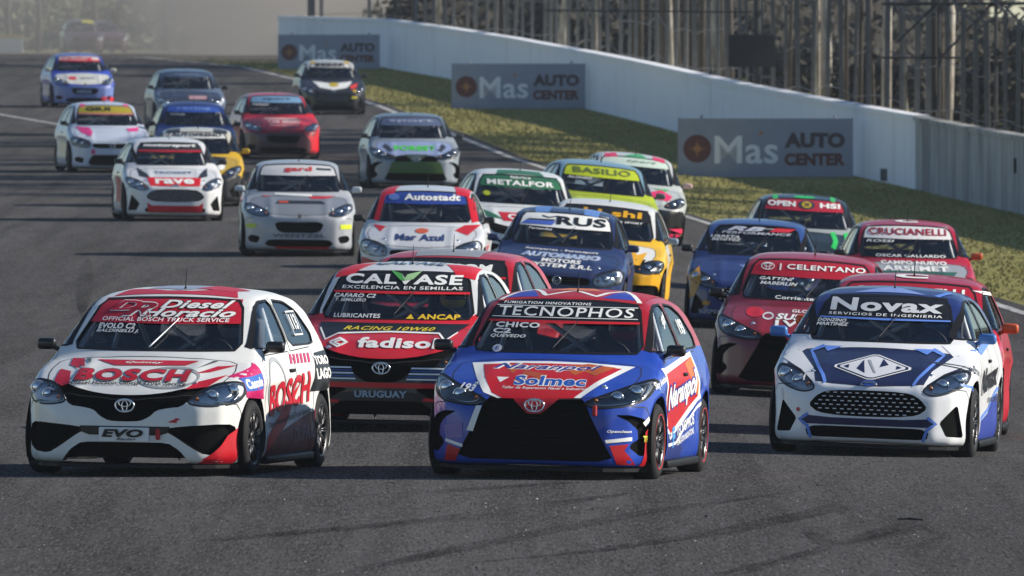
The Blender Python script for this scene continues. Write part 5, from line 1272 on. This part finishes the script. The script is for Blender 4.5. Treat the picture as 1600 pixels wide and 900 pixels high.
 dict(style='small_grille_hatch', x=467, s=104, yaw=-1, body='#a2a5aa', hood='#7c8188', mirror='#b8c0c4', lamp='silver', ops=lambda st: B(st, '#c8c8c8', 'gard', '#c4363a', w_=.42, h=.085)+[strip('F', [(.28, 1.30), (.5, 1.29)], '#40464c', .03, on='windscreen'), strip('F', [(-.36, .93), (.2, .91)], W_, .03, on='hood'), zig('F', [(.15, .895), (.56, .905), (.45, .87), (.2, .86)], '#c02430', 2), zig('F', [(-.56, .905), (-.4, .905), (-.5, .88)], '#c0606a', 2), zig('F', [(-.30, .835), (.34, .835), (.40, .79), (-.36, .79)], '#22242a', 2, 'hood'), zig('F', [(-.30, .825), (-.16, .825), (-.16, .80), (-.3, .80)], '#c84a28', 3, 'hood'), zig('F', [(-.79, .49), (-.65, .49), (-.65, .43), (-.79, .43)], '#b8c820', 3, 'front_bumper'), zig('F', [(.62, .49), (.79, .49), (.79, .42), (.62, .42)], '#c8d41c', 3, 'front_bumper'), T('F', 'WENTZEL', 0, .32, .8, .05, '#50565c', bold=.03, on='front_bumper'), zig('F', [(-.35, .155), (.45, .155), (.45, .125), (-.35, .125)], '#c01c2c', 4, 'front_bumper')], label='silver hatchback with red lettering on its white banner'),
 dict(style='low_hatch', x=274, s=92, yaw=-4, body='#d6d6d6', hood='#d0d2d4', mirror='#14181c', lamp='silver', ops=lambda st: B(st, '#20242a', 'motorsport', W_, 1.20, 1.32, .9, .06, bold=.04, shear=.2)+[banner(st, 1.165, 1.20, '#a0182a', 2), zig('F', [(-.6, .90), (-.45, .80), (-.40, .72), (-.58, .76)], '#23282e', 2, 'hood'), zig('F', [(.6, .90), (.45, .80), (.40, .72), (.58, .76)], '#23282e', 2, 'hood'), T('F', 'TROSSET', 0, .82, .66, .04, '#7a8aa0', bold=.04), zig('F', [(-.46, .74), (.46, .74), (.42, .60), (-.42, .60)], '#d01420', 2, 'hood'), T('F', 'rave', 0, .675, .66, .085, W_, bold=.035, l=6), zig('F', [(-.48, .32), (-.40, .27), (.40, .27), (.48, .32), (.46, .16), (-.46, .16)], '#c01420', 2, 'front_bumper'), zig('L', [(-.6, .3), (.7, .3), (.6, .7), (-.5, .75)], '#b8303c', 1)], label='white hatchback with a red bonnet panel and a red lower grille'),
 dict(style='low_hatch', x=306, s=87, yaw=0, body='#c8a010', roof='#c8c4b4', hood='#b89818', bumper='#2a2a2c', mirror='#c8a010', ops=lambda st: B(st, '#d0d0cc', 'AUTOFRENO', '#3a3c40', 1.22, 1.32, .9, .06, bold=.04)+[zig('F', [(.30, .90), (.55, .88), (.40, .70), (.25, .72)], '#22242a', 2, 'hood'), zig('F', ellipse(.42, .72, .10, .06), W_, 4), zig('T', [(-.55, -.25), (-.3, -.25), (-.3, .2), (-.55, .2)], '#23252b', 1), zig('T', [(.55, -.25), (.3, -.25), (.3, .2), (.55, .2)], '#23252b', 1)], label='yellow hatchback half hidden behind the white car with the red bonnet panel'),
 dict(style='square_light_hatch', x=176, s=76, yaw=-6, body='#bcc4d4', mirror='#181a20', ops=lambda st: B(st, '#9c8e20', 'GIUI', '#2c2c20', 1.215, 1.36, .5, .08, x=-.15, bold=.045)+[banner(st, 1.185, 1.212, '#b06a6a', 2), zig('F', [(-.66, .93), (-.40, .92), (-.36, .84), (-.42, .74), (-.58, .80)], '#d0307c', 2, 'hood'), zig('F', [(.36, .90), (.64, .93), (.60, .85), (.40, .84)], '#d0307c', 2, 'hood'), zig('F', [(-.44, .48), (-.36, .48), (-.36, .38), (-.44, .38)], '#d0307c', 3, 'front_bumper'), zig('T', [(-.5, -.25), (-.4, -.25), (-.4, 0), (-.5, 0)], '#d0307c', 1), zig('T', [(.5, -.25), (.4, -.25), (.4, 0), (.5, 0)], '#d0307c', 1)], label='pale blue hatchback with pink headlamp marks and a mustard banner, at the left'),
 dict(style='square_light_hatch', x=308, s=76, yaw=-3, body='#1c3476', hood='#20407e', mirror='#16181e', ops=lambda st: [banner(st, 1.235, 1.36, '#284c9c'), T('F', 'racing', 0, 1.30, .7, .06, '#6a86c0', bold=.03), T('F', 'TEAM', -.35, 1.18, .3, .03, '#a0a8b8'), zig('T', [(-.5, -.25), (.5, -.25), (.4, .3), (-.4, .3)], '#23346c', 1)], label='deep blue hatchback just behind the yellow car'),
 dict(style='wide_grille_hatch', x=300, s=63.5, yaw=-5, body='#56647a', roof='#4a5c74', hood='#2c3444', mirror='#16181e', lamp='silver', ops=lambda st: [banner(st, 1.25, 1.36, '#3a4c66'), T('F', 'racing', 0, 1.31, .6, .05, '#7c8ca4'), zig('F', [(-.05, .80), (.40, .80), (.38, .72), (-.05, .72)], '#b08a90', 2, 'hood')], label='slate grey hatchback behind the deep blue one'),
 dict(style='small_grille_hatch', x=443, s=72, yaw=-6, body='#c01828', bumper='#4c3038', roof='#b82030', mirror='#17181c', lamp='silver', ops=lambda st: [banner(st, 1.22, 1.36, '#6c90b0'), T('F', 'sport', .0, 1.29, .6, .06, '#3c5470', bold=.03)]+names(st, 1.17, 'PEREZ')+[strip('F', [(-.35, .875), (.38, .875)], '#d8b8b4', .03, on='hood'), T('F', 'CAR MEDIC', .06, .81, .7, .06, '#e0c8c8', bold=.04), T('F', 'turismo', .05, .74, .66, .04, '#d8c0c0', bold=.03), zig('F', [(.45, .60), (.85, .62), (.85, .13), (.62, .13), (.60, .40)], '#c41828', 2, 'front_bumper')], label='red hatchback with a pale blue banner, ahead of the black and white car'),
 dict(style='low_hatch', x=522, s=60, yaw=-4, body='#1c1e22', roof='#b8b8b4', hood='#24262a', mirror='#15161a', ops=lambda st: [banner(st, 1.22, 1.32, '#c8c8c4'), T('F', 'BEBER', 0, 1.27, .8, .07, '#23252a', bold=.045), zig('T', [(-.5, -.25), (-.38, -.25), (-.38, .1), (-.5, .1)], '#c0a030', 1), zig('T', [(.5, -.25), (.38, -.25), (.38, .1), (.5, .1)], '#c0a030', 1), zig('F', [(-.52, .86), (0, .80), (.52, .86), (.36, .70), (.0, .64), (-.36, .70)], '#e0e0dc', 2, 'hood'), zig('F', ellipse(.02, .77, .13, .055), '#b8a020', 3), zig('F', [(.44, .74), (.66, .82), (.60, .70), (.46, .66)], '#d03028', 3, 'hood'), zig('F', [(.48, .62), (.60, .66), (.58, .58)], '#d8b020', 4, 'front_bumper'), zig('F', [(.46, .48), (.60, .48), (.60, .42), (.46, .42)], '#d0c020', 3, 'front_bumper')], label='black and white hatchback with a yellow shield on its bonnet'),
 dict(style='small_grille_hatch', x=133, s=58.3, yaw=-6, body='#2c48b0', hood='#c8c8c0', bumper='#6c7cb4', mirror='#a8a48c', mirror2='#d8d4b8', lamp='silver', ops=lambda st: [banner(st, 1.235, 1.36, '#c8b8b8'), T('F', 'racing', -.05, 1.30, .8, .07, '#b81c30', bold=.045), banner(st, 1.225, 1.26, '#b81c30', 3), zig('F', [(-.40, .82), (-.20, .82), (-.20, .74), (-.40, .74)], '#c0202c', 3), T('F', 'sport', .1, .78, .4, .05, '#4c5058', bold=.03), zig('F', [(.45, .3), (.6, .3), (.6, .13), (.45, .13)], '#d0202a', 3, 'front_bumper'), zig('F', [(.68, .28), (.85, .28), (.85, .13), (.68, .13)], '#d0202a', 3, 'front_bumper'), T('F', 'MEDIC', -.02, .43, .4, .08, '#9ab0c8', l=50, on='front_bumper', bold=.04)], label='blue and white hatchback farthest left on the clear track'),
 dict(style='square_light_hatch', x=132, s=36, yaw=-4, body='#3c2026', roof='#6c5c64', mirror='#2c2c30', ops=lambda st: [zig('T', [(.0, -.3), (.5, -.3), (.5, .6), (.0, .6)], '#b8b020', 1), zig('F', [(0.0, 1.30), (.5, 1.28), (.48, 1.36), (0, 1.37)], '#b8b020', 3, 'windscreen')], label='dim maroon car with a yellow roof patch inside the dust'),
 dict(style='square_light_hatch', x=176, s=34, yaw=-14, body='#4c2c32', roof='#4c2c32', mirror='#2c2c30', label='faint dark red car beside the maroon one inside the dust'),
]
ROOTS = [place_car(c) for c in CARS]
# number decals on headlamps sit on the lamp cover; drivers of the four nearest cars
def driver(root, k, suit, helm, visor):
    def cap(x, y, z, a, b, r0, r1):
        ax, ay, az = a; dx, dy, dz_ = b[0]-ax, b[1]-ay, b[2]-az; L = dx*dx+dy*dy+dz_*dz_
        t = np.clip(((x-ax)*dx+(y-ay)*dy+(z-az)*dz_)/L, 0, 1)
        return np.sqrt((x-ax-t*dx)**2+(y-ay-t*dy)**2+(z-az-t*dz_)**2)-(r0+(r1-r0)*t)
    def f(x, y, z):
        d = cap(x, y*1.0, z, (0, .26, .62), (0, .33, .93), .15, .165)
        d = smin(d, cap(x, y, z, (-.14, .32, .99), (.14, .32, .99), .075, .075), .09)
        d = smin(d, cap(x, y, z, (0, .31, 1.0), (0, .28, 1.12), .06, .055), .04)
        d = smin(d, np.sqrt(x**2+(y-.25)**2+(z-1.17)**2)-.085, .03)
        for s in (1, -1):
            d = smin(d, cap(x, y, z, (s*.2, .31, .97), (s*.27, .06, .80), .062, .05), .05)
            d = smin(d, cap(x, y, z, (s*.27, .06, .80), (s*.17, -.33, .92), .05, .035), .02)
            d = smin(d, cap(x, y, z, (s*.17, -.33, .92), (s*.16, -.40, .935), .042, .036), .02)
            for q in range(4): d = smin(d, cap(x, y, z, (s*.15, -.41, .905+.02*q), (s*.185, -.445, .905+.02*q), .010, .009), .006)
            d = smin(d, cap(x, y, z, (s*.15, -.38, .96), (s*.14, -.425, .975), .012, .010), .01)
            d = smin(d, cap(x, y, z, (s*.10, .22, .60), (s*.15, -.25, .66), .085, .065), .05)
            d = smin(d, cap(x, y, z, (s*.15, -.25, .66), (s*.14, -.62, .45), .06, .045), .03)
        return d
    if 'driver' not in MATS:
        V, F, N = surface_net(f, (-.42, -.75, .35), (.42, .6, 1.32), .018, 3)
        MATS['driver'] = mesh('person', V.tolist(), F.tolist(), True)
        hb = MB()
        V2, F2, _ = surface_net(lambda x, y, z: smax(np.sqrt((x/.125)**2+((y-.25)/.15)**2+((z-1.19)/.14)**2)*.13-.13, -(z-1.07), .03), (-.2, .05, 1.0), (.2, .5, 1.4), .018, 3)
        MATS['helmet'] = mesh('helmet', V2.tolist(), F2.tolist(), True)
        vis = MB(); vis.add([(.133*math.sin(a), .25-.160*math.cos(a), z) for z in (1.155, 1.215) for a in np.linspace(-1.2, 1.2, 13)], [(i, i+1, 14+i, 13+i) for i in range(12)])
        MATS['visor'] = vis.mesh('visor', True)
    p = link('person', MATS['driver'], None, plain('race_suit', suit, .8)); p.matrix_world = root.matrix_world @ Matrix.Translation((.36, .03, -.03))
    h = link('helmet', MATS['helmet'], p, paint(helm, .2)); link('visor', MATS['visor'], h, M_GLOSSBLACK)
    tag(p, k, 'person', 'drivers in the front cars')
for i, (lb, su, he, vi) in enumerate((('driver with a grey helmet in the white car with big red lettering', '#3c4450', '#8c9098', 0), ('driver with a yellow helmet in the car with the green leaf banner', '#4c525c', '#c8b820', 0), ('driver with a red helmet in the blue and red car', '#5c343c', '#a83038', 0), ('driver with a blue helmet in the white and navy car', '#38445c', '#4068a8', 0))):
    driver(ROOTS[i][0], lb, su, he, vi)

# ------------------------------------------------------------------ thin air over the whole place
hb = MB(); hb.box((0, 780, 38.5), (860, 1700, 80)); hz = hb.mesh('haze'); hz.materials.clear()
m = bpy.data.materials.new('haze'); m.use_nodes = True; t = m.node_tree; t.nodes.clear()
o = t.nodes.new('ShaderNodeOutputMaterial'); pv = t.nodes.new('ShaderNodeVolumePrincipled'); pv.inputs['Color'].default_value = (.80, .88, 1.0, 1)
pv.inputs['Density'].default_value = .00008; pv.inputs['Anisotropy'].default_value = .2
t.links.new(pv.outputs[0], o.inputs['Volume']); hz.materials.append(m)
ho = bpy.data.objects.new('haze', hz); COL.objects.link(ho); tag(ho, 'thin pale haze in the air over the whole track', 'haze', kind='stuff')
